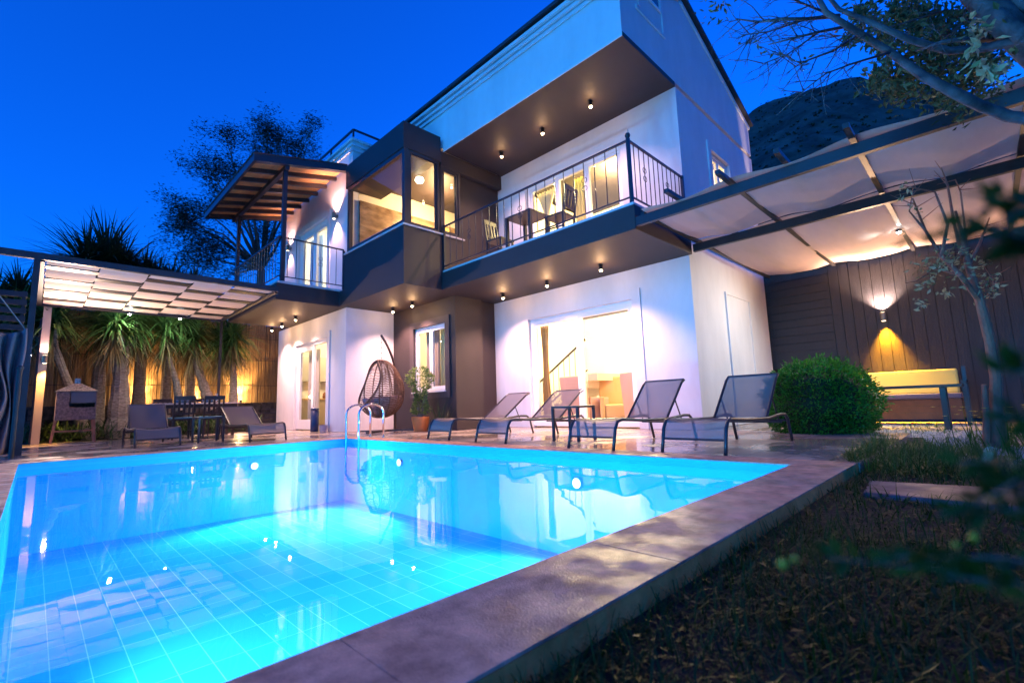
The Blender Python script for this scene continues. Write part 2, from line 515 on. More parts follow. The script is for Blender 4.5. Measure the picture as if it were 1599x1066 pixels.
# ground floor walls
def W_(name, m, label, *specs, bevel=0):
    mb = MB()
    for s_ in specs: wall(mb, *s_)
    o = mb.build(name, m, H, bevel=bevel)
    if label: o['label'] = label
    return o
W_('wall', white, 'white wing wall around the open kitchen door', ('x', 5.5, .18, 11.43, 16.2, 0, Z1, [(12.5, 14.68, 0.0, 2.5)]), ('y', 11.43, .18, 5.68, 6.88, 0, Z1))
W_('wall', dark, 'dark recessed wall around the small white window', ('x', 6.88, .18, 8.7, 11.43, 0, Z1, [(9.08, 10.42, .93, 2.56)]), ('y', 8.7, .18, 7.06, 7.72, 0, Z1), ('y', 8.86, .18, 7.72, 8.3, 0, Z1))
W_('wall', white, 'white wall around the wide sliding door', ('x', 8.3, .18, 3.6, 8.86, 0, Z1, [(4.83, 7.66, 0.0, 2.55)]))
W_('wall', white, 'white ground floor side wall', ('y', 3.6, .18, 8.48, XR, 0, Z2), ('y', 3.6, .18, 8.301, 8.48, Z1 + .001, Z2))
W_('wall', white, 'far side walls of the house', ('x', XR - .18, .18, 3.78, 16.2, 0, 7.4), ('y', 16.02, .18, 5.68, XR - .18, 0, 7.4))
# raised panel trim on ground side wall
mb = MB()
mb.box(9.83, 9.88, 3.57, 3.598, 0.0, 2.69); mb.box(11.15, 11.2, 3.57, 3.598, 0.0, 2.69); mb.box(9.88, 11.15, 3.57, 3.598, 2.64, 2.69); mb.box(9.88, 11.15, 3.585, 3.598, 0, 2.64)
mb.build('panel_trim', white, H)
# floor slab (dark), one polygon
sl = [(6.33, 3.54), (8.3, 3.54), (8.3, 3.781), (XR - .181, 3.781), (XR - .181, 16.019), (5.5, 16.019), (5.5, 15.3), (3.8, 15.3), (3.8, 11.47), (5.33, 11.47), (5.33, 8.45), (6.33, 8.45)]
o = MB().prism(sl, 'z', Z1, Z2).build('balcony_slab', dark, H, bevel=0.008); o['label'] = 'dark balcony slab running along the front of the house'
MB().box(6.35, 8.3, 3.56, 8.449, Z2 + .002, Z2 + .05).build('balcony_floor', tilecap, H)
MB().box(3.82, 5.5, 11.49, 15.28, Z2 + .002, Z2 + .06).build('balcony_floor', tilecap, H)
# interior floor finish
mb = MB(); mb.box(8.5, XR - .2, 3.8, 16.0, Z2 + .003, Z2 + .02); mb.box(5.53, 8.5, 8.66, 16.0, Z2 + .003, Z2 + .02)
mb.build('upper_floor', cream_in, H)
mb = MB(); mb.box(8.5, XR - .2, 3.8, 16.0, 0.0, 0.03); mb.box(7.07, 8.49, 8.9, 16.0, 0.0, 0.03); mb.box(5.69, 7.06, 11.63, 16.0, 0.0, 0.03)
mb.build('ground_floor', cream_in, H)
# inner walls
mb = MB()
wall(mb, 'y', 8.9, .12, 8.49, XR - .19, 0.04, Z1 - .01); wall(mb, 'y', 11.5, .1, 7.07, XR - .19, 0.04, Z1 - .01)
wall(mb, 'x', 9.2, .1, 11.61, 16.0, 0.04, Z1 - .01); wall(mb, 'x', 9.6, .1, 9.03, 11.49, .04, Z1 - .01)
wall(mb, 'y', 8.62, .12, 8.49, XR - .19, Z2 + .03, 6.45); wall(mb, 'y', 11.5, .1, 5.68, XR - .19, Z2 + .03, 6.8)
wall(mb, 'x', 9.2, .1, 11.61, 16.0, Z2 + .03, 6.8)
mb.build('inner_wall', plaster_in, H)
# upper walls
W_('wall', white, 'white upper wall around the balcony door', ('x', 8.3, .18, 3.6, 8.6, Z2 + .003, 6.5, [(4.86, 7.6, Z2 + .003, 5.9)]))
W_('wall', white, 'white upper side wall with the tall lit window', ('y', 3.6, .18, 8.48, XR, Z2 + .003, 6.5, [(9.75, 10.75, 4.45, 5.75)]))
W_('wall', dark, 'dark wall beside the bay at the back of the balcony', ('y', 8.6, .18, 6.98, 8.3, Z2 + .003, 6.5))
W_('wall', white, 'white upper wing wall under the tiled veranda roof', ('x', 5.5, .18, 11.2, 16.2, Z2 + .003, 6.88, [(12.6, 14.72, Z2 + .003, 5.98)]))
# bay
BX = 5.33
mb = MB()
mb.box(BX - .004, BX + .14, 8.446, 11.199, Z1 - .002, 4.44); mb.box(BX + .14, 6.325, 8.446, 8.59, Z1 - .002, 4.44); mb.box(6.325, 6.98, 8.451, 8.59, Z2 + .003, 4.44)
o = mb.build('bay_parapet', dark, H); o['label'] = 'dark lower band of the glazed bay'
mb = MB()
mb.box(BX, 6.34, 8.45, 11.2, 6.22, 6.84); mb.box(6.34, 8.3, 8.45, 8.599, 6.14, 6.498); mb.box(6.3401, 12.2, 8.70, 11.19, 6.51, 6.84)
o = mb.build('bay_roof', dark, H, bevel=.01); o['label'] = 'dark upper band and roof of the glazed bay'
mb = MB()
mb.box(BX - .03, BX + .16, 8.42, 11.2, 4.442, 4.475); mb.box(BX + .16, 7.0, 8.42, 8.6, 4.442, 4.475)
mb.build('bay_sill', tilecap, H)
mb = MB(); wall(mb, 'y', 11.2, .16, 5.69, 6.5, Z2 + .03, 6.2); mb.build('bay_end_wall', plaster_in, H)
def window(name, axis, at, a0, a1, z0, z1, nm, fr=0.07, dep=0.07, split=1, gl=glass, sash=0.05, parent=H, label=None):
    """framed window in plane axis=at; frame in front, panes as children"""
    mb = MB()
    def B(p, q, r, t, o0=0.0, o1=dep):
        if axis == 'x': mb.box(at + o0, at + o1, p, q, r, t)
        else: mb.box(p, q, at + o0, at + o1, r, t)
    B(a0, a0 + fr, z0, z1); B(a1 - fr, a1, z0, z1); B(a0 + fr, a1 - fr, z1 - fr, z1); B(a0 + fr, a1 - fr, z0, z0 + fr)
    wd = (a1 - a0 - 2 * fr) / split
    for i in range(split):
        p, q = a0 + fr + wd * i, a0 + fr + wd * (i + 1)
        if sash:
            k = 0.0 if i % 2 else 0.012
            B(p, p + sash, z0 + fr, z1 - fr, .01 + k, dep - .015 + k); B(q - sash, q, z0 + fr, z1 - fr, .01 + k, dep - .015 + k)
            B(p + sash, q - sash, z1 - fr - sash, z1 - fr, .01 + k, dep - .015 + k); B(p + sash, q - sash, z0 + fr, z0 + fr + sash, .01 + k, dep - .015 + k)
    f = mb.build(name, nm, parent)
    if label: f['label'] = label
    for i in range(split):
        p, q = a0 + fr + wd * i + sash, a0 + fr + wd * (i + 1) - sash
        g_ = MB(); c_ = at + dep * .5
        z0_, z1_ = z0 + fr + sash, z1 - fr - sash
        if axis == 'x': g_.poly([(c_, p, z0_), (c_, q, z0_), (c_, q, z1_), (c_, p, z1_)])
        else: g_.poly([(p, c_, z0_), (q, c_, z0_), (q, c_, z1_), (p, c_, z1_)])
        g_.build('pane', gl, f)
    return f
window('bay_window', 'x', BX + .02, 8.45, 11.12, 4.476, 6.218, alu, fr=.1, dep=.1, split=1, gl=glassr, sash=0.0, label='large bay pane facing the pool')
window('bay_window', 'y', 8.47, BX + .13, 6.30, 4.476, 6.218, alu, fr=.06, dep=.09, split=1, gl=glassr, sash=0.03, label='square bay pane facing the balcony')
window('bay_window', 'y', 8.47, 6.345, 6.92, 4.476, 6.138, alu, fr=.06, dep=.09, split=1, gl=glass, sash=0.05, label='narrow bay pane above the balcony rail')
# trims: door / window surrounds
def surround(axis, at, a0, a1, z0, z1, w_, m_, th=0.03):
    mb = MB()
    def B(p, q, r, t):
        if axis == 'x': mb.box(at - th, at - .001, p, q, r, t)
        else: mb.box(p, q, at - th, at - .001, r, t)
    B(a0 - w_, a0, max(0.0, z0 - (w_ if z0 > .5 and z0 < 3 else 0)), z1 + w_); B(a1, a1 + w_, max(0.0, z0 - (w_ if z0 > .5 and z0 < 3 else 0)), z1 + w_); B(a0, a1, z1, z1 + w_)
    if .5 < z0 < 3: B(a0, a1, z0 - w_, z0)
    return mb.build('surround', m_, H)
surround('x', 8.3, 4.83, 7.66, 0.0, 2.55, .19, white)
surround('x', 8.3, 4.86, 7.6, Z2 + .06, 5.9, .2, white)
surround('x', 5.5, 12.5, 14.68, 0.0, 2.5, .18, white)
surround('x', 5.5, 12.6, 14.72, Z2 + .07, 5.98, .16, white)
surround('x', 6.88, 9.08, 10.42, .93, 2.56, .17, mat('dark_trim', (0.055, 0.038, 0.042), .55))
surround('y', 3.6, 9.75, 10.75, 4.45, 5.75, .16, white)
window('sliding_door', 'x', 8.36, 4.83, 7.66, 0.031, 2.55, upvc, fr=.09, dep=.1, split=2, sash=.07, label='wide lit sliding door of the living room')
window('balcony_door', 'x', 8.36, 4.86, 7.6, Z2 + .06, 5.9, upvc, fr=.1, dep=.1, split=3, sash=.06, label='wide lit balcony door')
window('window', 'x', 6.92, 9.08, 10.42, .93, 2.56, upvc, fr=.06, dep=.08, split=2, sash=.06, label='small white double window in the dark wall')
window('window', 'y', 3.64, 9.75, 10.75, 4.45, 5.75, upvc, fr=.07, dep=.08, split=2, sash=.05, label='tall lit side window above the canopy')
mb = MB(); mb.box(6.80, 6.918, 9.05, 10.45, .90, .928); mb.build('window_sill', upvc, H)
# kitchen door: fixed leaf on the left, open gap on the right
dz0 = 0.031
f = MB()
f.box(5.54, 5.64, 12.5, 12.58, dz0, 2.5); f.box(5.54, 5.64, 14.6, 14.68, dz0, 2.5); f.box(5.54, 5.64, 12.58, 14.6, 2.41, 2.5)
for (p, q) in ((13.5, 14.6),):
    f.box(5.55, 5.62, p, p + .12, dz0, 2.41); f.box(5.55, 5.62, q - .12, q, dz0, 2.41); f.box(5.55, 5.62, p + .12, q - .12, 2.29, 2.41); f.box(5.55, 5.62, p + .12, q - .12, dz0, .30)
fo = f.build('kitchen_door', upvc, H); fo['label'] = 'half open white sliding door of the kitchen'
MB().poly([(5.585, 13.62, .3), (5.585, 14.48, .3), (5.585, 14.48, 2.29), (5.585, 13.62, 2.29)]).build('pane', glass, fo)
MB().tube([(5.53, 13.54, 1.0), (5.49, 13.54, 1.0), (5.49, 13.54, 1.15), (5.53, 13.54, 1.15)], .008, 6).build('handle', upvc, fo)
# upper wing door
window('veranda_door', 'x', 5.56, 12.6, 14.72, Z2 + .07, 5.98, upvc, fr=.09, dep=.1, split=2, sash=.1, label='white glazed door on the veranda balcony')
# main roof volume: front box with soffit and gable side
prof = [(6.42, 6.5), (XR, 6.5), (XR, 7.45), (8.8, 8.78), (6.42, 7.86)]
mb = MB()
mb.prism([(6.42, 6.60), (XR, 6.60), (XR, 7.45), (8.8, 8.78), (6.42, 7.86)], 'y', 3.6, 11.1)
o = mb.build('upper_storey_front', white, H); o['label'] = 'white gabled roof storey above the balcony'
mb = MB(); mb.box(6.42, 8.30, 3.6, 8.449, 6.5, 6.598); mb.box(8.3, XR - .2, 3.8, 8.61, 6.5, 6.598)
o = mb.build('soffit', dark, H); o['label'] = 'dark ceiling over the upper balcony'
mb = MB()   # white lower lip so the front face reaches the soffit edge
mb.box(6.405, 6.419, 3.59, 8.449, 6.49, 7.3); mb.build('fascia', white, H)
mb = MB()   # mouldings under the eaves of the front
for i, z in enumerate((7.48, 7.60, 7.74)):
    mb.box(6.38 - .02 * i, 6.404, 3.57, 11.1, z, z + .07)
mb.build('cornice', white, H)
def slope(a, b, th, y0, y1): return [(a[0], a[1]), (b[0], b[1]), (b[0], b[1] + th), (a[0], a[1] + th)]
mb = MB()
mb.prism([(6.30, 7.87), (8.8, 8.80), (8.8, 8.87), (6.30, 7.94)], 'y', 3.5, 11.2)
mb.prism([(8.8001, 8.80), (XR + .12, 7.42), (XR + .12, 7.49), (8.8001, 8.87)], 'y', 3.5, 11.2)
mb.build('roof', mat('roof_edge', (0.03, 0.03, 0.04), .6), H)
mb = MB()   # gable mouldings
mb.bar((8.85, 3.585, 8.66), (XR + .02, 3.585, 7.34), .03, .09); mb.bar((6.5, 3.585, 7.80), (8.75, 3.585, 8.66), .03, .09)
mb.build('gable_moulding', white, H)
mb = MB()
mb.box(6.95, 8.0, 3.575, 3.598, 7.33, 7.40); mb.box(7.93, 8.0, 3.575, 3.598, 7.40, 8.25); mb.box(7.05, 7.12, 3.58, 3.598, 7.45, 8.1)
mb.build('attic_surround', white, H)
f = window('attic_window', 'y', 3.57, 7.15, 7.9, 7.80, 8.25, upvc, fr=.05, dep=.025, split=1, gl=glassr, sash=0.0)
MB().box(7.2, 7.85, 3.596, 3.5985, 7.85, 8.2).build('room_shade_sheet', mat('dark_room', (.02, .03, .05), .4), f)  # dark sheet behind the pane, its colour painted as unlit room shade
# second roof box over the wing
mb = MB(); mb.box(5.5, XR, 11.18, 16.2, 6.885, 7.72); o = mb.build('upper_storey_wing', white, H); o['label'] = 'white roof storey over the wing'
mb = MB()
for i, z in enumerate((7.34, 7.48, 7.62)): mb.box(5.47 - .015 * i, 5.499, 11.15 - .015 * i, 16.2, z, z + .06); mb.box(5.5, 6.3, 11.15 - .015 * i, 11.179, z, z + .06)
mb.build('cornice', white, H)
mb = MB()
mb.bar((5.5, 11.15, 7.92), (5.5, 16.2, 7.92), .045); mb.bar((5.5, 11.15, 7.92), (8.5, 11.15, 7.92), .045)
for y in (11.15, 12.5, 13.9, 15.3): mb.box(5.48, 5.52, y - .02, y + .02, 7.72, 7.9)
for x in (6.7, 8.0): mb.box(x - .02, x + .02, 11.13, 11.17, 7.86, 7.9)
mb.build('roof_rail', iron, H)
mb = MB(); mb.poly([(5.56, 11.15, 7.74), (8.4, 11.15, 7.74), (8.4, 11.15, 7.88), (5.56, 11.15, 7.88)]); mb.build('rail_glass', glass, H)

# ---- balcony railings (part of the house; every baluster a sub-part)
def railing(pts, zt, zb, step, posts, scroll_at=(), ends=(True, True)):
    A, B_ = Vector(pts[0]), Vector(pts[1])
    mb = MB(); mb.bar(A + Vector((0, 0, zt)), B_ + Vector((0, 0, zt)), .035, .03); mb.bar(A + Vector((0, 0, zb)), B_ + Vector((0, 0, zb)), .025, .02)
    rl = mb.build('balcony_railing', iron, H)
    n = int((B_ - A).length / step)
    for i in range(1, n):
        p = A.lerp(B_, i / n)
        MB().tube([p + Vector((0, 0, zb)), p + Vector((0, 0, zt))], .0085, 5).build('baluster', iron, rl)
        if i in scroll_at:
            dirv = (B_ - A).normalized(); zc = (zt + zb) / 2 + .05; mb = MB()
            for sx in (-1, 1):
                for sz in (-1, 1):
                    pts_ = [p + dirv * sx * (.012 + .05 * math.sin(t * .9) * (1 - t * .12)) + Vector((0, 0, zc + sz * (.03 + .055 * (1 - math.cos(t)) / 1.3))) for t in [k * .45 for k in range(8)]]
                    mb.tube(pts_, .006, 5)
            mb.build('scroll', iron, rl)
    return rl
ZT, ZB = 4.64, 3.70
r1 = railing(((6.38, 3.60, 0), (6.38, 8.42, 0)), ZT, ZB, .215, None, scroll_at=(4, 11, 18)); r1['label'] = 'long front railing of the balcony'
r2 = railing(((6.38, 3.60, 0), (8.28, 3.60, 0)), ZT, ZB, .155, None, scroll_at=(3, 8)); r2['label'] = 'short side railing of the balcony'
r3 = railing(((3.86, 11.53, 0), (5.46, 11.53, 0)), ZT + .05, ZB + .03, .2, None, scroll_at=(5,)); r3['label'] = 'short railing of the veranda balcony'
r4 = railing(((3.86, 11.53, 0), (3.86, 15.25, 0)), ZT + .05, ZB + .03, .2, None, scroll_at=(4,)); r4['label'] = 'long railing of the veranda balcony'
for (x, y, ball) in ((6.38, 3.60, 1), (6.38, 8.42, 0), (8.26, 3.60, 0), (5.46, 11.53, 0)):
    mb = MB(); mb.bar((x, y, Z2 - (.12 if ball else 0)), (x, y, ZT + .03), .05)
    o = mb.build('railing_post', iron, r1)
    if ball: MB().lathe((x, y, ZT + .03), [(.02, 0), (.035, .02), (.045, .05), (.035, .085), (.01, .1)], 10).build('finial', iron, r1, smooth=True)

# ---- ceiling spots (black cylinders) : one thing each
canm = mat('black_can', (0.02, 0.018, 0.018), .4)
bulbm = mat('warm_bulb', (1, .9, .8), .3, emit=(1.0, .72, .42), estr=40)
def make_spot():
    t = thing('ceiling_spot', '', 'ceiling lamp', (0, 0, 0), 'black cylinder spotlights under the house soffits')
    MB().lathe((0, 0, 0), [(.038, -.11), (.038, 0)], 14).build('can', canm, t)
    MB().lathe((0, 0, 0), [(.010, -.142), (.026, -.135), (.032, -.112)], 12).build('bulb', bulbm, t, smooth=True)
    return t
spots = [((5.02, 15.4, Z1), 'black ceiling spot farthest left under the veranda balcony', 30),
         ((5.0, 14.5, Z1), 'middle black ceiling spot of the three under the veranda balcony', 30),
         ((4.92, 13.25, Z1), 'black ceiling spot under the veranda balcony, nearest the white wing corner', 30),
         ((6.45, 10.75, Z1), 'black ceiling spot under the bay, nearest the white wing corner', 30),
         ((6.45, 9.85, Z1), 'black ceiling spot under the bay, above the potted plant', 30),
         ((7.65, 7.85, Z1), 'black ceiling spot under the balcony, nearest the dark wall', 38),
         ((7.6, 6.44, Z1), 'middle black ceiling spot above the wide sliding door', 38),
         ((7.5, 4.99, Z1), 'black ceiling spot under the balcony, nearest the right house corner', 38),
         ((7.45, 7.55, 6.5), 'upper balcony ceiling spot nearest the bay', 20),
         ((7.45, 6.25, 6.5), 'middle upper balcony ceiling spot', 20),
         ((7.45, 4.97, 6.5), 'upper balcony ceiling spot nearest the right house corner', 20)]
proto = make_spot()
for i, (loc, lab, pw) in enumerate(spots):
    if i == 0: o = proto; o.location = loc; o['label'] = lab
    else: o = dup(proto, loc, label=lab)
    spot('ceiling_spot_light', Vector(loc) + Vector((0, 0, -.175)), Vector(loc) + Vector((0, 0, -3)), pw * 17.0, PINK, 118, 1.0, parent=None, r=.03)
    point('ceiling_spot_halo', Vector(loc) + Vector((0, 0, -.2)), pw * .34, WARM, r=.03)

# ================================================================== VERANDA ROOF on the left balcony
wood = mat('orange_wood', (0.72, 0.34, 0.11), .5, col2=(0.26, 0.11, 0.04), vscale=5, stretch=(1, 12, 1))
tiles = mat('clay_tiles', (0.20, 0.07, 0.05), .7, var=.4, vscale=8)
V = thing('veranda_roof', 'lean-to roof of clay tiles on dark posts over the left balcony', 'roof', (4.4, 13.5, 3.61))
VX0, VX1, VZ0, VZ1, VY0, VY1 = 3.25, 5.45, 6.44, 6.93, 11.42, 15.85
sl_ = (VZ1 - VZ0) / (VX1 - VX0)
def vz(x): return VZ0 + (x - VX0) * sl_
for k in range(30):
    pass
mb = MB()
nb = 17
for k in range(nb):
    xa, xb = VX0 + (VX1 - VX0) * k / nb + .003, VX0 + (VX1 - VX0) * (k + 1) / nb - .003
    mb.prism([(xa, vz(xa)), (xb, vz(xb)), (xb, vz(xb) + .02), (xa, vz(xa) + .02)], 'y', VY0, VY1)
mb.build('ceiling_boards', wood, V)
rows = 22
def tz(u, v):
    y = VY0 - .08 + (VY1 + .16 - VY0) * u; x = VX0 - .08 + (VX1 - VX0 + .05) * v
    return (x, y, vz(x) + .06 + .03 * abs(math.sin(math.pi * u * rows)) + .012 * ((v * 6) % 1))
MB().grid(tz, rows * 5, 18).build('roof_tiles', tiles, V, solid=.02)
for k in range(8):
    y = VY0 + .06 + k * (VY1 - VY0 - .12) / 7
    MB().prism([(VX0, vz(VX0) - .11), (VX1 + .03, vz(VX1) - .11), (VX1 + .03, vz(VX1) - .002), (VX0, vz(VX0) - .002)], 'y', y - .035, y + .035).build('rafter', alu, V)
mb = MB(); mb.box(VX0 - .06, VX0 - .001, VY0 - .07, VY1 + .07, VZ0 - .13, VZ0 + .08)
for y in (VY0 - .06, VY1 + .001): mb.prism([(VX0, vz(VX0) - .12), (VX1, vz(VX1) - .12), (VX1, vz(VX1) + .08), (VX0, vz(VX0) + .08)], 'y', y, y + .055)
mb.build('fascia_board', alu, V)
MB().box(3.90, 4.0, VY0, VY1, vz(3.95) - .22, vz(3.95) - .115).build('beam', alu, V)
for y in (11.53, 15.22): MB().box(3.9, 3.99, y - .045, y + .045, 3.61, vz(3.95) - .22).build('post', iron, V)

# ---- wall lamps
brass = mat('bronze_lamp', (0.30, 0.22, 0.16), .35, .6)
glowm = mat('lamp_glow', (1, .9, .7), .3, emit=(1.0, .74, .42), estr=14)
def wall_lamp(x, y, z, lab, wu, wd, nx=-1, ny=0, cu=PINK, cd=PINK, angu=90, angd=90, group='up and down wall lamps'):
    t = thing('wall_lamp', lab, 'wall lamp', (x, y, z), group)
    c_ = Vector((x + nx * .10, y + ny * .10, z))
    mb = MB(); mb.lathe(tuple(c_), [(.045, -.09), (.05, -.08), (.05, .08), (.045, .09)], 14); mb.build('shade', brass, t)
    mb = MB(); mb.bar((x, y, z), c_, .03, .03); mb.tube([(x + nx * .001, y + ny * .001, z), (x + nx * .02, y + ny * .02, z)], .05, 12); mb.build('bracket', brass, t)
    MB().lathe(tuple(c_), [(.036, -.0935), (.036, -.0915)], 12).build('lens', glowm, t)
    MB().lathe(tuple(c_), [(.036, .0915), (.036, .0935)], 12).build('lens', glowm, t)
    tilt = Vector((-nx, -ny, 0)) * .12
    if wu: spot('wall_lamp_up', c_ + Vector((0, 0, .11)), c_ + Vector((0, 0, 1)) + tilt, wu, cu, angu, .8, t)
    if wd: spot('wall_lamp_down', c_ - Vector((0, 0, .11)), c_ - Vector((0, 0, 1)) + tilt, wd, cd, angd, .8, t)
    return t
wall_lamp(5.5, 12.02, 5.78, 'bronze wall lamp beside the bay under the tiled veranda roof', 260, 200, angu=120)
wall_lamp(5.5, 15.35, 5.74, 'bronze wall lamp at the far end of the veranda wall', 130, 110, angu=120)

# ================================================================== INTERIORS
fabric_tan = mat('tan_upholstery', (0.55, 0.33, 0.14), .85, bump=.3, bscale=200)
fabric_pink = mat('rose_upholstery', (0.52, 0.30, 0.24), .85, bump=.3, bscale=200)
curt = mat('cream_curtain', (0.75, 0.66, 0.45), .85)
curtb = mat('blue_sheer_curtain', (0.35, 0.48, 0.66), .8)
bronzec = mat('ochre_curtain', (0.35, 0.20, 0.07), .8)
point('living_room_light', (10.3, 6.4, 2.75), 1150, INT, r=.25)
point('living_room_light', (9.6, 4.8, 2.5), 260, INT, r=.2)
point('bedroom_light', (10.2, 6.2, 6.1), 1000, (1, .76, .34), r=.25)
point('side_window_light', (10.3, 4.7, 5.6), 120, (1, .7, .25), r=.1)
point('bay_light', (7.6, 10.2, 5.95), 420, (1, .62, .28), r=.12)
point('kitchen_light', (6.8, 14.2, 2.7), 300, INT, r=.2)
point('small_room_light', (8.3, 10.2, 2.6), 190, INT, r=.2)
point('veranda_room_light', (7.3, 13.6, 6.0), 300, (1, .9, .6), r=.2)

def curtain(x, y0, y1, z0, z1, m_, lab, amp=.04, n=8, pull=0.0, group='curtains inside the lit doors'):
    def fn(u, v):
        yy = y0 + (y1 - y0) * u
        zz = z0 + (z1 - z0) * v
        yy += pull * math.sin(math.pi * min(1, (1 - v) * 1.3)) * (0.5 - u)
        return (x + amp * math.sin(u * n * 2 * math.pi), yy, zz)
    o = MB().grid(fn, n * 6, 8).build('curtain', m_, smooth=True)
    return tag(o, lab, 'curtain', group)
curtain(8.62, 7.32, 7.56, .1, 2.4, bronzec, 'ochre curtain at the left edge of the wide sliding door', n=3, pull=.1)
curtain(8.62, 4.9, 5.15, Z2 + .1, 5.75, curt, 'cream curtain at the right edge of the balcony door', n=4)
curtain(8.62, 6.9, 7.5, Z2 + .1, 5.75, curt, 'gathered cream curtain behind the balcony chairs', n=7, pull=.5)
curtain(8.66, 5.9, 6.35, Z2 + .1, 5.75, mat('yellow_curtain', (.75, .62, .18), .8), 'yellow curtain in the middle of the balcony door', n=5)
curtain(5.82, 13.75, 14.45, .1, 2.35, mat('grey_sheer', (.45, .40, .36), .8), 'grey curtain behind the closed kitchen door leaf', n=8)
curtain(5.85, 13.75, 14.6, Z2 + .1, 5.85, curtb, 'pale blue curtain behind the veranda door', n=8)
curtain(7.2, 9.75, 10.3, .95, 2.5, mat('beige_sheer', (.36, .28, .24), .8), 'beige curtain in the left sash of the small window', n=6)
curtain(7.25, 9.15, 9.75, .95, 2.5, mat('pale_yellow_sheer', (.60, .50, .25), .8), 'pale yellow curtain in the right sash of the small window', n=6)

# staircase with black railing in the living room
st = thing('staircase', 'interior staircase with black iron railing behind the sliding door', 'staircase', (9.6, 8.0, 0))
for k in range(7):
    MB().box(9.3, 10.4, 8.35 - k * .27 - .27, 8.35 - k * .27, .031 if k == 0 else .02 + .17 * k + .002, .02 + .17 * (k + 1)).build('step', cream_in, st)
rl = MB(); rl.bar((9.26, 8.3, 1.05), (9.26, 6.7, 2.05), .04); rl.bar((9.26, 8.3, .3), (9.26, 6.7, 1.3), .025); rl.bar((9.26, 8.3, .03), (9.26, 8.3, 1.1), .05)
rlo = rl.build('railing', iron, st)
for k in range(1, 9):
    t_ = k / 9; MB().tube([(9.26, 8.3 - 1.6 * t_, .3 + t_), (9.26, 8.3 - 1.6 * t_, 1.05 + t_)], .009, 5).build('baluster', iron, rlo)
def sofa(x, y, rz, lab, m_, wd=.8):
    t = thing('armchair', lab, 'armchair', (0, 0, 0), 'armchairs behind the sliding door')
    MB().box(-.4, .35, -wd / 2 + .12, wd / 2 - .12, .14, .44).build('seat', m_, t, bevel=.04)
    MB().prism([(.36, .12), (.52, .12), (.62, 1.12), (.48, 1.12)], 'y', -wd / 2, wd / 2).build('backrest', m_, t, bevel=.03)
    for s_ in (-1, 1):
        y0 = s_ * wd / 2 - (.11 if s_ > 0 else 0)
        MB().box(-.4, .35, y0, y0 + .11, .14, .62).build('armrest', m_, t, bevel=.03)
        for xx in (-.35, .28): MB().box(xx, xx + .05, y0 + .03, y0 + .08, .0, .139).build('leg', alu, t)
    t.location = (x, y, .031); t.rotation_euler = (0, 0, rz)
    return t
sofa(9.55, 5.25, R(165), 'rose upholstered high chair at the right side of the sliding door', fabric_pink, .62)
sofa(9.6, 6.15, R(35), 'tan armchair in the middle of the sliding door', fabric_tan, .8)
sofa(9.4, 6.85, R(180), 'rose armchair beside the stair foot', fabric_pink, .7)
# kitchen units
kt = thing('kitchen_units', 'kitchen cupboards and worktop behind the open kitchen door', 'kitchen', (7.2, 15.7, .031))
MB().box(5.7, 9.1, 15.4, 15.99, .1, .9).build('base_cabinet', mat('taupe_cabinet', (.30, .24, .20), .4), kt)
MB().box(5.7, 9.1, 15.36, 15.99, .901, .94).build('worktop', mat('oak_worktop', (.42, .27, .13), .4), kt)
MB().box(5.7, 9.1, 15.66, 15.99, 1.5, 2.3).build('wall_cabinet', mat('grey_cabinet', (.38, .35, .34), .4), kt)
for i, (y, h_, lab) in enumerate(((6.95, .28, 'tall brown jar on the kitchen worktop'), (6.78, .2, 'middle brown jar on the kitchen worktop'), (7.13, .16, 'short brown jar on the kitchen worktop'))):
    o = MB().lathe((y, 15.55, .942), [(.05, 0), (.07, .02), (.065, h_ * .8), (.03, h_ * .9), (.035, h_)], 12).build('jar', mat('brown_jar', (.22, .08, .03), .3), smooth=True, loc=(y, 15.55, .942))
    tag(o, lab, 'jar', 'jars on the kitchen worktop')
# bathroom wall in bay
mb = MB(); mb.box(8.9, 8.96, 8.75, 11.49, Z2 + .03, 5.3); mb.box(5.7, 8.89, 11.13, 11.19, Z2 + .03, 6.0)
mb.build('marble_wall', marble_in, H)
mb = MB(); mb.box(8.5, 9.0, 8.75, 9.0, Z2 + .03, 4.0)
o = MB().lathe((6.5, 9.25, 4.0), [(.13, 0), (.13, .75)], 18).build('yellow_lamp_shade', mat('amber_glow', (.8, .5, .1), .6, emit=(1, .55, .05), estr=5), loc=(6.5, 9.25, 3.59))
lam = thing('floor_lamp', 'glowing amber column lamp behind the square bay pane', 'lamp', (7.3, 9.75, Z2 + .02))
bpy.data.objects.remove(o)
MB().box(7.15, 7.45, 9.6, 9.9, 4.5, 5.2).build('lamp_shade', MATS['amber_glow'], lam, bevel=.02)
MB().tube([(7.3, 9.75, Z2 + .05), (7.3, 9.75, 4.5)], .02, 8).build('stem', brass, lam)
MB().lathe((7.3, 9.75, Z2 + .021), [(.15, 0), (.15, .02), (.03, .035)], 16).build('base', brass, lam)
bc = thing('ceiling_globe_lamp', 'glowing round ceiling lamp inside the glazed bay', 'ceiling lamp', (6.35, 9.35, 6.2))
MB().lathe((6.35, 9.35, 6.2), [(.03, -.16), (.08, -.15), (.11, -.1), (.09, -.04), (.03, -.02)], 16).build('globe', mat('globe_glow', (1, .9, .7), .4, emit=(1, .8, .5), estr=18), bc, smooth=True)
MB().lathe((6.35, 9.35, 6.2), [(.04, -.019), (.04, 0)], 12).build('mount', brass, bc)

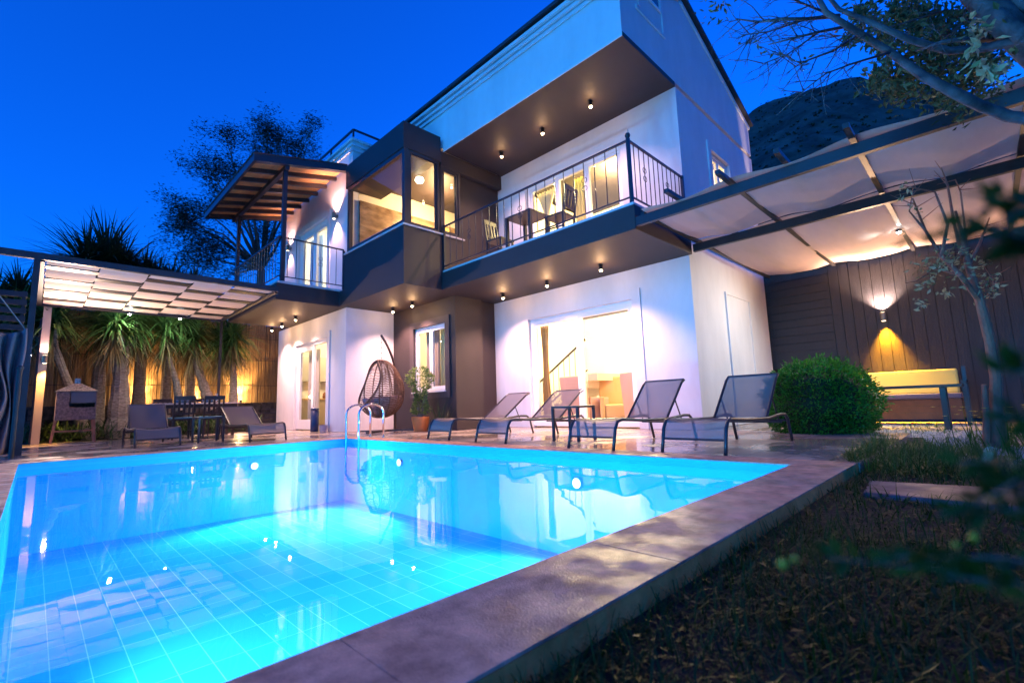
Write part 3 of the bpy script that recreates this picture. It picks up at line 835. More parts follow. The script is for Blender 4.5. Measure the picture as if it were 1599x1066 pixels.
# ================================================================== BALCONY FURNITURE
blackwood = mat('dark_wood', (0.045, 0.028, 0.022), .4)
def slat_chair(name, m_, lab, cushion=None, group=None):
    t = thing(name, lab, 'chair', (0, 0, 0), group)
    for sx in (-1, 1):
        MB().bar((.19, sx * .19, 0), (.19, sx * .19, .43), .035).build('leg', m_, t)
        MB().bar((-.2, sx * .19, 0), (-.2, sx * .19, .43), .035).build('leg', m_, t)
        mb = MB(); mb.bar((-.2, sx * .19, .431), (-.29, sx * .19, .96), .035, .03); mb.build('back_post', m_, t)
    MB().box(-.22, .22, -.22, .22, .431, .465).build('seat', m_, t, bevel=.006)
    mb = MB(); mb.box(-.21, .2, -.2, -.18, .2, .225); mb.box(-.21, .2, .18, .2, .2, .225)
    for sx in (-1, 1): MB().bar((-.2, sx * .19, .2), (.19, sx * .19, .2), .022).build('stretcher', m_, t)
    def at(z): return -.2 - (z - .431) * .17
    MB().bar((at(.93), -.2, .93), (at(.93), .2, .93), .03, .09).build('top_rail', m_, t)
    MB().bar((at(.58), -.18, .58), (at(.58), .18, .58), .022, .04).build('lower_rail', m_, t)
    for k in range(3):
        y = -.1 + k * .1
        MB().bar((at(.60), y, .60), (at(.885), y, .885), .02, .045, up=(0, 1, 0)).build('slat', m_, t)
    if cushion: MB().box(-.19, .2, -.19, .19, .466, .50).build('cushion', cushion, t, bevel=.015)
    return t
cA = slat_chair('balcony_chair', blackwood, 'dark slatted chair on the balcony, right of the small table', group='chairs at the balcony table')
cA.location = (6.86, 5.42, Z2 + .05); cA.rotation_euler = (0, 0, R(95))
cB = dup(cA, (6.9, 7.12, Z2 + .05), R(-85), 'dark slatted chair on the balcony, left of the small table')
def square_table(name, lab, w_, l_, h_, m_, top_m, cat='table', th=.035, leg=.045, group=None):
    t = thing(name, lab, cat, (0, 0, 0), group)
    MB().box(-w_ / 2, w_ / 2, -l_ / 2, l_ / 2, h_ - th, h_).build('table_top', top_m, t, bevel=.004)
    for sx in (-1, 1):
        for sy in (-1, 1):
            MB().box(sx * (w_ / 2 - leg / 2) - leg / 2, sx * (w_ / 2 - leg / 2) + leg / 2, sy * (l_ / 2 - leg / 2) - leg / 2, sy * (l_ / 2 - leg / 2) + leg / 2, 0, h_ - th - .001).build('leg', m_, t)
    return t
t = square_table('balcony_table', 'small dark square table on the balcony between two slatted chairs', .6, .7, .74, blackwood, blackwood, leg=.06)
t.location = (6.88, 6.28, Z2 + .05)

# ================================================================== RIGHT CANOPY PERGOLA
canvas = mat('tan_canvas', (0.62, 0.47, 0.38), .85, var=.1, vscale=2, bump=.25, bscale=30, stretch=(1, 4, 1))
_n = canvas.node_tree
_b = _n.nodes['Principled BSDF']; _t = _n.nodes.new('ShaderNodeBsdfTranslucent'); _t.inputs[0].default_value = (.6, .42, .32, 1)
_m = _n.nodes.new('ShaderNodeMixShader'); _m.inputs[0].default_value = .25
_n.links.new(_b.outputs[0], _m.inputs[1]); _n.links.new(_t.outputs[0], _m.inputs[2]); _n.links.new(_m.outputs[0], _n.nodes['Material Output'].inputs[0])
P = thing('canopy_pergola', 'steel pergola roofed with sagging tan canvas from the house to the plank fence', 'pergola', (8.3, 2.0, 0))
YE = -3.2
for x, z in ((6.36, 3.26), (8.36, 3.27)):
    MB().box(x - .035, x + .035, YE, 3.53, z - .07, z + .07).build('beam', steelbeam, P)
MB().box(12.42, 12.48, YE, 3.4, 3.44, 3.52).build('beam', steelbeam, P)
RAFT = [3.45, 2.82, 2.12, 1.44, .76, .04, -.60, -1.3, -2.0, -2.7]
for i, y in enumerate(RAFT):
    low = i in (0, 2, 4, 6, 8)
    x0 = 5.93 if i else 6.36
    z = 3.385
    mb = MB().box(x0 if i else 6.40, 12.36, y - .03, y + .03, z - .028, z + .028)
    o = mb.build('rafter', steelbeam, P)
mb = MB().box(6.1, 6.6, 3.55, 3.61, 3.36, 3.44)
for (x, y) in ((6.36, YE + .05), (8.36, YE + .05)):
    MB().box(x - .04, x + .04, y - .04, y + .04, -.13, 3.18).build('post', steelbeam, P)
# canvas woven over/under the rafters and sagging between the beams
def strip(xa, xb, off, sag):
    def fn(u, v):
        x = xa + (xb - xa) * v; y = 3.42 + (YE + .2 - 3.42) * u
        # weave: above even rafters' neighbours, below the visible ones
        k = (3.45 - y) / .69
        wv = .032 * math.cos(math.pi * k + off)
        z = 3.385 + wv - sag * math.sin(math.pi * v) + .008 * math.sin(y * 9 + x * 5) * math.sin(x * 7)
        return (x, y, z)
    return MB().grid(fn, 110, 16)
a_ = strip(6.30, 8.33, 0, .05); a_.build('canvas_sheet', canvas, P, smooth=True)
a_ = strip(8.38, 12.33, 0, .06); a_.build('canvas_sheet', canvas, P, smooth=True)
led = mat('led_lens', (1, 1, 1), .3, emit=(.75, .9, 1), estr=220)
def led_lamp(x, y, z, lab, w_, col=(.75, .9, 1.0), aim=None, ang=150):
    t = thing('led_lamp', lab, 'lamp', (x, y, z), 'small white pergola lamps')
    MB().lathe((x, y, z), [(.035, -.03), (.045, -.025), (.045, 0)], 12).build('housing', canm, t)
    MB().lathe((x, y, z), [(.03, -.045), (.032, -.031)], 12).build('lens', led, t)
    spot('led_light', (x, y, z - .07), aim or (x, y, z - 2), w_, col, ang, 1.0, t)
    return t
led_lamp(10.49, .80, 3.34, 'bright cool white lamp under the tan canvas near the wall lamp', 480, (.88, .97, 1.0), (9.5, 2.9, .6), 125)

# ================================================================== PLANK FENCE and wall lamp
plank = mat('dark_planks', (0.026, 0.021, 0.026), .55, var=.35, vscale=2.5, bump=.5, bscale=18, stretch=(6, 6, .6))
F = thing('plank_fence', 'tall dark timber fence behind the yellow bench', 'fence', (12.6, -1.5, -.1))
mb = MB(); y = 2.3
i = 0
while y > -9:
    w_ = .185 + .02 * random.random()
    mb.box(12.6 + rnd(0, .006), 12.63 + rnd(0, .004), y - w_ + .008, y, .02, 3.62)
    y -= w_; i += 1
mb.build('vertical_boards', plank, F)
mb = MB()
for k in range(13): mb.box(12.6 + rnd(0, .005), 12.63, 2.306, 4.2, 1.18 + k * .19, 1.18 + k * .19 + .183)
mb.build('horizontal_boards', plank, F)
MB().box(12.66, 12.7, -9, 4.4, .0, 3.6).build('backing', mat('black_backing', (.012, .010, .010), .9), F)
wl = wall_lamp(12.6, 1.40, 2.12, 'wall lamp on the plank fence throwing white light up and yellow light down', 900, 0, cu=(1, .72, .55), angu=110, group=None)
del wl['category']; wl['category'] = 'wall lamp'
spot('yellow_down_light', (12.5, 1.40, 2.0), (12.60, 1.40, .9), 2300, (1.0, .40, .01), 66, .9, wl)
spot('yellow_spill', (12.3, 1.40, 1.95), (11.7, 1.30, .2), 1000, (1.0, .60, .08), 95, .9, wl)
spot('wall_lamp_wash', (12.4, 1.40, 2.3), (11.2, 1.4, 3.4), 380, (1, .60, .36), 150, .9, wl)

w2 = wall_lamp(12.6, -1.75, 2.12, 'second wall lamp on the plank fence, beyond the slender tree at the right edge', 200, 120, cu=(1, .6, .35), cd=(1, .5, .15), angu=110, group=None)
spot('wall_lamp_wash', (12.4, -1.75, 2.3), (11.0, -1.6, 3.2), 380, (1, .56, .30), 165, .9, w2)
# ================================================================== BENCH AND GARDEN TABLE
yel = mat('yellow_cushion', (0.78, 0.62, 0.16), .8, bump=.2, bscale=120)
pur = mat('purple_grey_cushion', (0.20, 0.15, 0.20), .8, bump=.2, bscale=120)
btk = mat('bench_timber', (0.25, 0.09, 0.035), .5, var=.3, vscale=5)
B = thing('garden_bench', 'timber bench with yellow back cushion below the fence lamp', 'bench', (11.6, 1.2, -.1))
MB().box(11.3, 12.05, .35, 2.2, .40, .50).build('seat_cushion', pur, B, bevel=.03)
MB().prism([(11.95, .50), (12.1, .50), (12.2, .93), (12.08, .95)], 'y', .38, 2.17).build('back_cushion', yel, B, bevel=.03)
mb = MB()
for k in range(3): mb.box(11.32, 11.345, .36, 2.19, .04 + k * .12, .155 + k * .12)
mb.build('front_boards', btk, B)
for y in (.26, 2.21):
    for x in (11.35, 12.12): MB().bar((x, y + .04, -.12), (x + (.1 if x > 12 else 0), y + .04, .68 if x < 12 else .98), .06).build('leg', alu, B)
    MB().bar((11.28, y + .04, .70), (12.3, y + .04, .70), .08, .035).build('armrest', alu, B)
MB().box(11.346, 12.1, .36, 2.19, .34, .398).build('seat_frame', btk, B)
G = thing('garden_table', 'long dark table standing in front of the yellow bench', 'table', (10.3, 1.15, -.1))
MB().box(9.95, 10.55, .28, 1.75, .595, .64).build('table_top', blackwood, G, bevel=.006)
for x in (10.0, 10.45):
    for y in (.52, 1.55): MB().box(x, x + .06, y - .035, y + .035, -.1, .594).build('leg', blackwood, G)

# ================================================================== LOUNGERS
mesh_fab = mat('charcoal_mesh_fabric', (0.16, 0.125, 0.14), .65, bump=.4, bscale=350)
_n = mesh_fab.node_tree   # textilene lets a little light through
_b = _n.nodes['Principled BSDF']; _t = _n.nodes.new('ShaderNodeBsdfTransparent'); _m = _n.nodes.new('ShaderNodeMixShader'); _m.inputs[0].default_value = .22
_n.links.new(_b.outputs[0], _m.inputs[1]); _n.links.new(_t.outputs[0], _m.inputs[2]); _n.links.new(_m.outputs[0], _n.nodes['Material Output'].inputs[0])
lfr = mat('lounger_frame', (0.035, 0.028, 0.035), .35)
def make_lounger(back=48, bl=.70):
    t = thing('sun_lounger', '', 'sun lounger', (0, 0, 0), 'charcoal mesh sun loungers round the pool')
    w_ = .33; L_ = 2.0
    for s_ in (-1, 1):
        y = s_ * w_
        pts = [(0.0, y, 0), (.03, y, .12), (.06, y, .24), (.11, y, .315), (.20, y, .335), (.6, y, .31), (1.2, y, .30), (1.6, y, .33), (1.75, y, .325), (1.83, y, .27), (1.87, y, .12), (1.91, y, 0)]
        MB().tube(pts, .0185, 8).build('side_rail', lfr, t, smooth=True)
    for (x, z) in ((.035, .14), (1.835, .25), (1.2, .285), (1.62, .24)):
        MB().tube([(x, -w_, z), (x, w_, z)], .012, 6).build('cross_bar', lfr, t)
    def seat(u, v):
        y = -w_ + .012 + (2 * w_ - .024) * v
        prof = [(.03, .14), (.07, .25), (.12, .325), (.20, .345), (.6, .318), (1.22, .305)]
        s_ = u * (len(prof) - 1); i = min(int(s_), len(prof) - 2); f_ = s_ - i
        x = prof[i][0] * (1 - f_) + prof[i + 1][0] * f_; z = prof[i][1] * (1 - f_) + prof[i + 1][1] * f_
        return (x, y, z - .035 * math.sin(math.pi * v) * (0.3 + .7 * math.sin(math.pi * u)))
    MB().grid(seat, 25, 10).build('seat_fabric', mesh_fab, t, smooth=True)
    a = R(back)
    def P(s_, n=0.0): return (1.23 + s_ * math.cos(a) - n * math.sin(a), .31 + s_ * math.sin(a) + n * math.cos(a))
    for s_ in (-1, 1):
        y = s_ * (w_ - .03)
        p0, p1, p2 = P(0), P(bl * .9), P(bl)
        MB().tube([(p0[0], y, p0[1]), (p1[0], y, p1[1]), (p2[0] + .03, y, p2[1] - .005)], .016, 8).build('backrest_rail', lfr, t)
        q = P(.33); MB().tube([(q[0], y, q[1]), (1.62, y, .24)], .009, 6).build('strut', lfr, t)
    q = P(bl); MB().tube([(q[0] + .02, -w_ + .03, q[1]), (q[0] + .02, w_ - .03, q[1])], .014, 8).build('top_bar', lfr, t)
    def bk(u, v):
        p = P(bl * u, -.03 * math.sin(math.pi * v) * math.sin(math.pi * u)); return (p[0], -w_ + .04 + (2 * w_ - .08) * v, p[1])
    MB().grid(bk, 10, 10).build('back_fabric', mesh_fab, t, smooth=True)
    return t
L1 = make_lounger(46, .70)
L1.location = (4.69, 2.17, 0); L1.rotation_euler = (0, 0, R(-2)); L1['label'] = 'dark mesh sun lounger nearest the round green bush'
dup(L1, (4.61, 3.36, 0), R(-3), 'sun lounger just right of the small dark side table')
L2 = make_lounger(36, .76)
L2.location = (4.74, 5.23, 0); L2.rotation_euler = (0, 0, R(-1)); L2['label'] = 'sun lounger just left of the small dark side table'
dup(L2, (4.87, 6.68, 0), R(-4), 'sun lounger nearest the terracotta plant pot')
L5 = make_lounger(44, .68)
L5.location = (1.62, 10.62, 0); L5.rotation_euler = (0, 0, R(89)); L5['label'] = 'sun lounger with upright back on the far left terrace beside the barbecue'
L6 = make_lounger(31, .74); L6.location = (3.25, 9.95, 0); L6.rotation_euler = (0, 0, R(92)); L6['label'] = 'sun lounger with low back on the left terrace near the kitchen door'
t = square_table('side_table', 'small dark metal side table between two loungers in front of the sliding door', .46, .46, .5, lfr, lfr, cat='side table', th=.03, leg=.035, group='dark metal side tables'); t.location = (5.58, 4.33, 0); t.rotation_euler = (0, 0, R(4))
dup(t, (2.50, 11.15, 0), R(2), 'small dark metal side table between the two left terrace loungers')

# ================================================================== POOL LADDER
chrome = mat('chrome_tube', (0.75, 0.76, 0.8), .12, 1.0)
LD = thing('pool_ladder', 'chrome handrail ladder in the far corner of the pool', 'ladder', (4.5, 8.45, 0))
for y in (8.20, 8.70):
    pts = [(4.72, y, 0.0), (4.72, y, .46)] + [(4.47 + .25 * math.cos(t_), y, .46 + .18 * math.sin(t_)) for t_ in [k * math.pi / 10 for k in range(1, 10)]] + [(4.22, y, .46), (4.22, y, -.75)]
    MB().tube(pts, .021, 10).build('handrail', chrome, LD, smooth=True)
    MB().lathe((4.72, y, 0), [(.04, .001), (.04, .008), (.023, .02)], 12).build('flange', chrome, LD)
for z in (-.3, -.55): MB().box(4.18, 4.26, 8.22, 8.68, z, z + .02).build('step', chrome, LD)

# ================================================================== EGG CHAIR
rat = mat('brown_rattan', (0.20, 0.085, 0.045), .5, var=.3, vscale=20)
EG = thing('hanging_egg_chair', 'brown wicker egg chair hanging from a curved pole before the white wing', 'hanging chair', (5.95, 10.05, 0))
ec = Vector((5.62, 9.88, 1.0)); ea = R(172)   # opening direction
ex, ey = Vector((math.cos(ea), math.sin(ea), 0)), Vector((-math.sin(ea), math.cos(ea), 0))
def egg(phi, th):
    """phi: azimuth from opening direction, th: polar from top"""
    z = math.cos(th) * .66; r_ = .52 * math.sin(th) * (1 + .18 * -math.cos(th) + .06)
    return ec + ex * r_ * math.cos(phi) * .92 + ey * r_ * math.sin(phi) + Vector((0, 0, z))
OPEN = 1.15
def rim_limit(th):   # opening half angle as a function of height
    s_ = max(0.0, math.sin((th - .10) / 2.12 * math.pi)) if .10 < th < 2.22 else 0
    return OPEN * s_ ** .55
sh = MB()
nr = 46
for i in range(nr):   # horizontal weave
    th = .12 + i * (2.95 - .12) / (nr - 1)
    lim = rim_limit(th)
    pts = [egg(lim + (2 * math.pi - 2 * lim) * k / 30, th + .012 * (-1) ** k) for k in range(31)]
    sh.tube(pts, .0105, 4, cap=False)
sh.build('basket_weave', rat, EG, smooth=True)
rb = MB()
for k in range(14):
    ph = 2 * math.pi * k / 14 + .2
    pts = []
    for j in range(22):
        th = .05 + j * (3.05 - .05) / 21
        q = ph if ph < math.pi else ph - 2 * math.pi
        if abs(q) < rim_limit(th): 
            if len(pts) > 1: rb.tube(pts, .012, 5)
            pts = []
        else: pts.append(egg(ph, th))
    if len(pts) > 1: rb.tube(pts, .012, 5)
rb.build('basket_ribs', rat, EG)
rim = []
for s_ in (1, -1):
    seq = [egg(s_ * rim_limit(th), th) for th in [.10 + 2.12 * k / 24 for k in range(25)]]
    rim += seq if s_ == 1 else seq[::-1]
MB().tube(rim, .024, 8).build('rim', rat, EG, smooth=True)
cu = mat('patterned_cushion', (0.62, 0.42, 0.40), .85, col2=(0.30, 0.16, 0.17), vscale=16)
def cshape(u, v):
    th = 1.95 + .9 * v; ph = math.pi + (u - .5) * 4.6
    p = egg(ph, th); c_ = Vector((ec.x, ec.y, p.z)); return c_ + (p - c_) * .86 + Vector((0, 0, .03 + .05 * math.sin(u * 3.14)))
MB().grid(cshape, 20, 8).build('seat_cushion', cu, EG, smooth=True, solid=.07)
stc = mat('brown_steel', (0.06, 0.035, 0.028), .35)
bx, by = 6.15, 10.15
pole = [(bx, by, .03), (bx, by, .9), (bx + .02, by + .02, 1.35)]
tip = Vector((ec.x, ec.y, 2.24))
for k in range(1, 9):
    f_ = k / 8; pole.append((bx + .02 + (tip.x - bx - .02) * f_ ** 1.6, by + .02 + (tip.y - by - .02) * f_ ** 1.6, 1.35 + (2.24 - 1.35) * f_ ** .85))
MB().tube(pole, .028, 10).build('stand_pole', stc, EG, smooth=True)
mb = MB(); mb.bar((5.2, 9.75, .03), (6.4, 10.3, .03), .05, .04); mb.bar((5.5, 10.6, .031), (6.5, 9.5, .031), .05, .04)
mb.build('stand_base', stc, EG)
mb = MB()
for k in range(9): mb.tube([Vector((ec.x, ec.y, 1.68 + k * .062)), Vector((ec.x, ec.y, 1.68 + k * .062 + .045))], .007 if k % 2 else .011, 5)
mb.build('chain', stc, EG)

# ================================================================== LEAF HELPERS
class Leaves(MB):
    def leaf(s, p, d, n, L_, W_, fold=.0):
        """pointed leaf blade from p along d"""
        d = d.normalized(); sd_ = d.cross(n)
        if sd_.length < 1e-4: sd_ = d.orthogonal()
        sd_.normalize(); up = sd_.cross(d)
        k = len(s.v)
        s.v += [tuple(p), tuple(p + d * L_ * .45 + sd_ * W_ / 2 + up * fold * L_), tuple(p + d * L_), tuple(p + d * L_ * .45 - sd_ * W_ / 2 + up * fold * L_)]
        s.f.append((k, k + 1, k + 2, k + 3))
    def blade(s, p, d, L_, W_, droop=.3, seg=3):
        """long arching sword blade"""
        d = d.normalized(); sd_ = d.cross(Vector((0, 0, 1)))
        if sd_.length < .05: sd_ = d.cross(Vector((1, 0, 0)))
        sd_.normalize(); k = len(s.v); q = Vector(p); dd = d.copy()
        for i in range(seg):
            w_ = W_ * (1 - (i / seg) ** 1.6) / 2
            s.v += [tuple(q + sd_ * w_), tuple(q - sd_ * w_)]
            q = q + dd * (L_ / seg); dd = (dd + Vector((0, 0, -droop / seg))).normalized()
        s.v.append(tuple(q))
        for i in range(seg - 1): s.f.append((k + 2 * i, k + 2 * i + 1, k + 2 * i + 3, k + 2 * i + 2))
        e = k + 2 * (seg - 1); s.f.append((e, e + 1, k + 2 * seg))
def rdir(zmin=-1, zmax=1):
    z = rnd(zmin, zmax); a = rnd(0, 2 * math.pi); r_ = math.sqrt(max(0, 1 - z * z)); return Vector((r_ * math.cos(a), r_ * math.sin(a), z))

bark = mat('grey_bark', (0.30, 0.24, 0.21), .85, col2=(0.15, 0.11, 0.09), vscale=9, bump=.8, bscale=30, stretch=(1, 1, .35))
palmbark = mat('palm_bark', (0.50, 0.42, 0.36), .9, col2=(0.22, 0.17, 0.13), vscale=12, bump=1.0, bscale=28, stretch=(1, 1, 2.2))
yucca = leafmat('yucca_leaves', (0.03, 0.075, 0.02), (0.11, 0.20, 0.05), .4, .25, 3)
yuccad = leafmat('dry_yucca_leaves', (0.16, 0.12, 0.05), (0.34, 0.27, 0.13), .7, .2, 3)
yuccadk = leafmat('dark_yucca_leaves', (0.02, 0.04, 0.02), (0.05, 0.08, 0.03), .5, .2, 3)

# ================================================================== PALM-LIKE YUCCAS behind the terrace
def yucca_tree(lab, pts, r_, heads, n=150, dead=60, m_=yucca, L_=1.2, group='yucca trees behind the terrace'):
    if m_ is yucca: heads = [(a, b, c + .35) for a, b, c in heads]
    t = thing('yucca_tree', lab, 'tree', pts[0], group)
    rr = [r_ * (1.25 if i == 0 else 1) * (1 - .35 * i / (len(pts) - 1)) for i in range(len(pts))]
    P_ = [Vector(p) for p in pts]; fine = []; fr_ = []
    for i in range(len(P_) - 1):
        for k in range(8):
            f_ = k / 8; fine.append(P_[i].lerp(P_[i + 1], f_)); fr_.append((rr[i] * (1 - f_) + rr[i + 1] * f_) * rnd(.9, 1.1))
    fine.append(P_[-1]); fr_.append(rr[-1])
    mb = MB(); mb.tube(fine, fr_, 10)
    for hd in heads:
        if (Vector(hd) - P_[-1]).length > .05: mb.tube([P_[-1] - (Vector(hd) - P_[-1]).normalized() * .05, P_[-1].lerp(Vector(hd), .5) + Vector((0, 0, -.05)), Vector(hd)], [rr[-1], rr[-1] * .8, rr[-1] * .6], 8)
    mb.build('trunk', palmbark, t)
    lv = Leaves(); dd = Leaves()
    for hd in heads:
        h_ = Vector(hd)
        for k in range(int(n * 1.5)):
            d_ = rdir(-.55, 1); lv.blade(h_ + Vector((0, 0, rnd(-.35, .1))) + d_ * .05, d_, L_ * rnd(.6, 1.15), .06, rnd(.3, 1.3), 4)
        for k in range(dead):
            d_ = rdir(-.95, -.1); d_ = (d_ + Vector((0, 0, -.4))).normalized()
            dd.blade(h_ + Vector((0, 0, rnd(-.7, -.15))), d_, L_ * rnd(.6, 1.0), .045, rnd(.4, 1.0))
    lv.build('crown', m_, t)
    if dead: dd.build('dry_skirt', yuccad, t)
    return t
yucca_tree('thick pale yucca trunk standing just right of the barbecue', [(1.62, 16.4, -.1), (1.6, 16.4, 1.2), (1.55, 16.3, 2.3)], .24, [(1.35, 16.0, 2.75), (1.85, 16.6, 2.9), (1.2, 16.8, 3.0)], 170, 110)
yucca_tree('leaning yucca with thin trunk rising behind the barbecue', [(1.05, 16.6, -.1), (.75, 16.4, .9), (.25, 16.2, 2.3)], .13, [(.2, 16.1, 2.75), (-.5, 16.6, 2.6)], 170, 40)
yucca_tree('pale leaning yucca trunk above the left part of the dining table', [(3.05, 16.9, .7), (2.9, 16.8, 1.5), (2.6, 16.7, 2.35)], .11, [(2.55, 16.6, 2.75), (2.9, 16.9, 3.1)], 170, 60)
yucca_tree('leaning yucca trunk above the right part of the dining table', [(3.9, 17.2, .7), (3.6, 17.1, 1.6), (3.35, 17.0, 2.2)], .15, [(3.3, 16.9, 2.65)], 180, 110)
yucca_tree('dark drooping yucca beside the lit reed fence below the veranda', [(4.55, 17.3, .7), (4.5, 17.2, 1.6), (4.45, 17.2, 2.3)], .12, [(4.4, 17.1, 2.75), (4.15, 17.3, 2.5)], 190, 150)
for (hx, hy, hz, L_, lab) in ((1.15, 17.2, 5.05, 1.5, 'big dark yucca crown rising above the left pergola'), (2.1, 17.6, 4.8, 1.15, 'dark yucca crown above the middle of the left pergola'), (2.75, 17.6, 4.7, 1.05, 'small dark yucca crown right of the middle above the left pergola'), (3.4, 17.8, 4.6, 1.0, 'dark yucca crown beside the veranda post'), (-.5, 17.8, 3.9, 1.1, 'low dark yucca crown above the far left slatted screen')):
    yucca_tree(lab, [(hx + .1, hy + .3, -.1), (hx + .05, hy + .1, 2.2), (hx, hy, hz - .5)], .16, [(hx, hy, hz - .1), (hx + .35, hy + .2, hz - .35), (hx - .4, hy - .1, hz - .3)], 260, 50, m_=yuccadk, L_=L_, group='tall yuccas above the left pergola')

# ================================================================== REED FENCE, STONE WALL, PLANTING
reed = mat('reed', (0.46, 0.28, 0.12), .7, col2=(0.20, 0.11, 0.045), vscale=6, stretch=(8, 8, .5))
mb = MB(); x = -2.2
while x < 6.6:
    w_ = rnd(.008, .016); zz = 3.75 + rnd(-.06, .08); lean = rnd(-.02, .02); yy = 18.6 + rnd(-.012, .012)
    mb.bar((x, yy, .9), (x + lean, yy, zz), w_ * 2, .012, up=(0, 1, 0)); x += rnd(.018, .03)
RF = thing('reed_fence', 'golden reed screen fence lit from below behind the yuccas', 'fence', (2.5, 18.6, .9))
mb.build('reeds', reed, RF)
mb = MB().box(-2.3, 6.7, 18.64, 18.7, .8, 3.7); mb.build('backing', mat('reed_backing', (.10, .055, .025), .9), RF)
for z in (1.5, 2.4, 3.2): MB().box(-2.2, 6.6, 18.575, 18.583, z, z + .012).build('wire', iron, RF)
rock = mat('dark_rubble_stone', (0.12, 0.10, 0.09), .8, col2=(0.035, 0.03, 0.028), vscale=6, bump=1, bscale=9)
def rubble(name, x0, x1, y, z0, z1, lab, cat):
    mb = MB(); z = z0
    while z < z1 - .02:
        h_ = rnd(.11, .18); x = x0
        while x < x1:
            w_ = rnd(.14, .34); o_ = rnd(-.03, .03); mb.box(x + .006, min(x1, x + w_) - .006, y + o_, y + .3, z + .005, min(z1, z + h_) - .005); x += w_
        z += h_
    o = mb.build(name, rock, bevel=.012); return tag(o, lab, cat)
rubble('stone_wall', -2.2, 6.6, 17.95, -.15, .9, 'dark rubble stone wall holding the bed under the reed fence', 'wall')
struct(MB().box(-2.2, 5.49, 18.26, 19.4, -.15, .86), 'planting_bed', soil)
struct(MB().poly([(-.3, 15.6, .002), (4.9, 15.6, .002), (4.9, 17.94, .002), (-.3, 17.94, .002)]), 'garden_bed', soil)
low = leafmat('ground_plants', (0.02, 0.05, 0.02), (0.07, 0.13, 0.04), .5, .2, 4)
lv = Leaves()
for k in range(2600):
    p = Vector((rnd(-.2, 4.9), rnd(15.7, 17.9), rnd(0, .35))); lv.blade(p, rdir(.1, 1), rnd(.15, .4), .03, .8)
tag(lv.build('ground_cover', low), kind='stuff')
def uplight(x, y, z, lab, w_=260):
    t = thing('ground_uplight', lab, 'garden lamp', (x, y, z), 'uplights at the foot of the reed fence')
    MB().lathe((x, y, z), [(.05, 0), (.05, .02), (.035, .03), (.045, .12), (.045, .13)], 12).build('housing', canm, t)
    MB().lathe((x, y, z), [(.036, .131), (.036, .134)], 12).build('lens', glowm, t)
    spot('uplight_beam', (x, y, z + .16), (x, y + .16, z + 1.2), w_, (1, .60, .22), 95, .9, t)
    point('uplight_glow', (x, y, z + .22), 60, (1, .66, .3), t, .05)
    return t
uplight(2.28, 18.36, .87, 'uplight glowing on the reed fence left of the dining table', 520)
uplight(5.05, 18.36, .87, 'uplight glowing on the reed fence beside the white wing', 700)
uplight(3.7, 18.4, .87, 'uplight hidden behind the yucca trunks above the dining table', 110)

# ================================================================== LEFT PERGOLA with chequered canvas
LP = thing('shade_pergola', 'dark steel pergola with chequered pale canvas strips over the left terrace', 'pergola', (1.7, 13.0, 0))
MB().box(-3.5, 3.66, 10.88, 10.96, 3.19, 3.30).build('beam', steelbeam, LP)
MB().box(-.12, 3.66, 15.25, 15.33, 3.16, 3.27).build('beam', steelbeam, LP)
MB().box(-.12, -.04, 10.97, 15.24, 3.17, 3.28).build('beam', steelbeam, LP)
MB().box(3.60, 3.67, 10.97, 15.24, 3.17, 3.28).build('beam', steelbeam, LP)
NS = 9
ys_ = [11.0 + j * (15.2 - 11.0) / (NS - 1) for j in range(NS)]
for y in ys_[1:-1]: MB().box(-.03, 3.59, y - .13, y + .13, 3.212, 3.223).build('slat', steelbeam, LP)
pale = mat('pale_canvas', (0.70, 0.58, 0.50), .85, bump=.2, bscale=60)
cols = [(-.02, .66), (.68, 1.38), (1.40, 2.12), (2.14, 2.82), (2.84, 3.57)]
pitch = ys_[1] - ys_[0]
for k, (xa, xb) in enumerate(cols):
    def fn(u, v, k=k, xa=xa, xb=xb):
        y = 10.99 + (15.2 - 10.99) * u; s_ = (y - 11.0) / pitch
        c_ = math.cos(math.pi * (s_ + k)); c_ = max(-1, min(1, c_ * 1.5))
        return (xa + (xb - xa) * v, y, 3.2175 - .015 * c_ - .004 * math.sin(math.pi * v))
    MB().grid(fn, 96, 5).build('canvas_strip', pale, LP, smooth=True)
MB().box(-.17, -.09, 10.88, 10.96, 0, 3.189).build('post', steelbeam, LP)
MB().box(3.60, 3.66, 15.26, 15.32, 0, 3.159).build('post', steelbeam, LP)
palepost = mat('pale_post', (0.36, 0.29, 0.26), .5)
MB().box(.0, .14, 15.34, 15.48, 0, 3.159).build('corner_post', palepost, LP)
MB().box(-.04, .0, 15.5, 17.8, .0, 2.9).build('side_panel', mat('dark_panel', (.04, .035, .04), .6), LP)
led_lamp(1.55, 15.20, 3.16, 'small white lamp under the far edge of the left pergola, nearer the thick yucca trunk', 70, (.8, 1, .9), (1.6, 16.8, 2.2))
led_lamp(2.62, 15.20, 3.16, 'small white lamp under the far edge of the left pergola, nearer the veranda', 70, (.8, 1, .9), (2.9, 16.8, 2.2))
wl = wall_lamp(.07, 15.34, 1.92, 'black two-way lamp high on the pale pergola post, throwing yellow light down', 55, 0, nx=.3, ny=-1, group='lamps on the pale pergola post', angu=120, angd=120)
spot('post_down_light', (.12, 15.2, 1.82), (.12, 15.2, 0), 450, (1, .50, .10), 80, .6, wl)
spot('post_wash', (.35, 14.9, 2.0), (1.2, 13.2, 3.3), 850, (1, .68, .52), 150, 1.0, wl, .03)
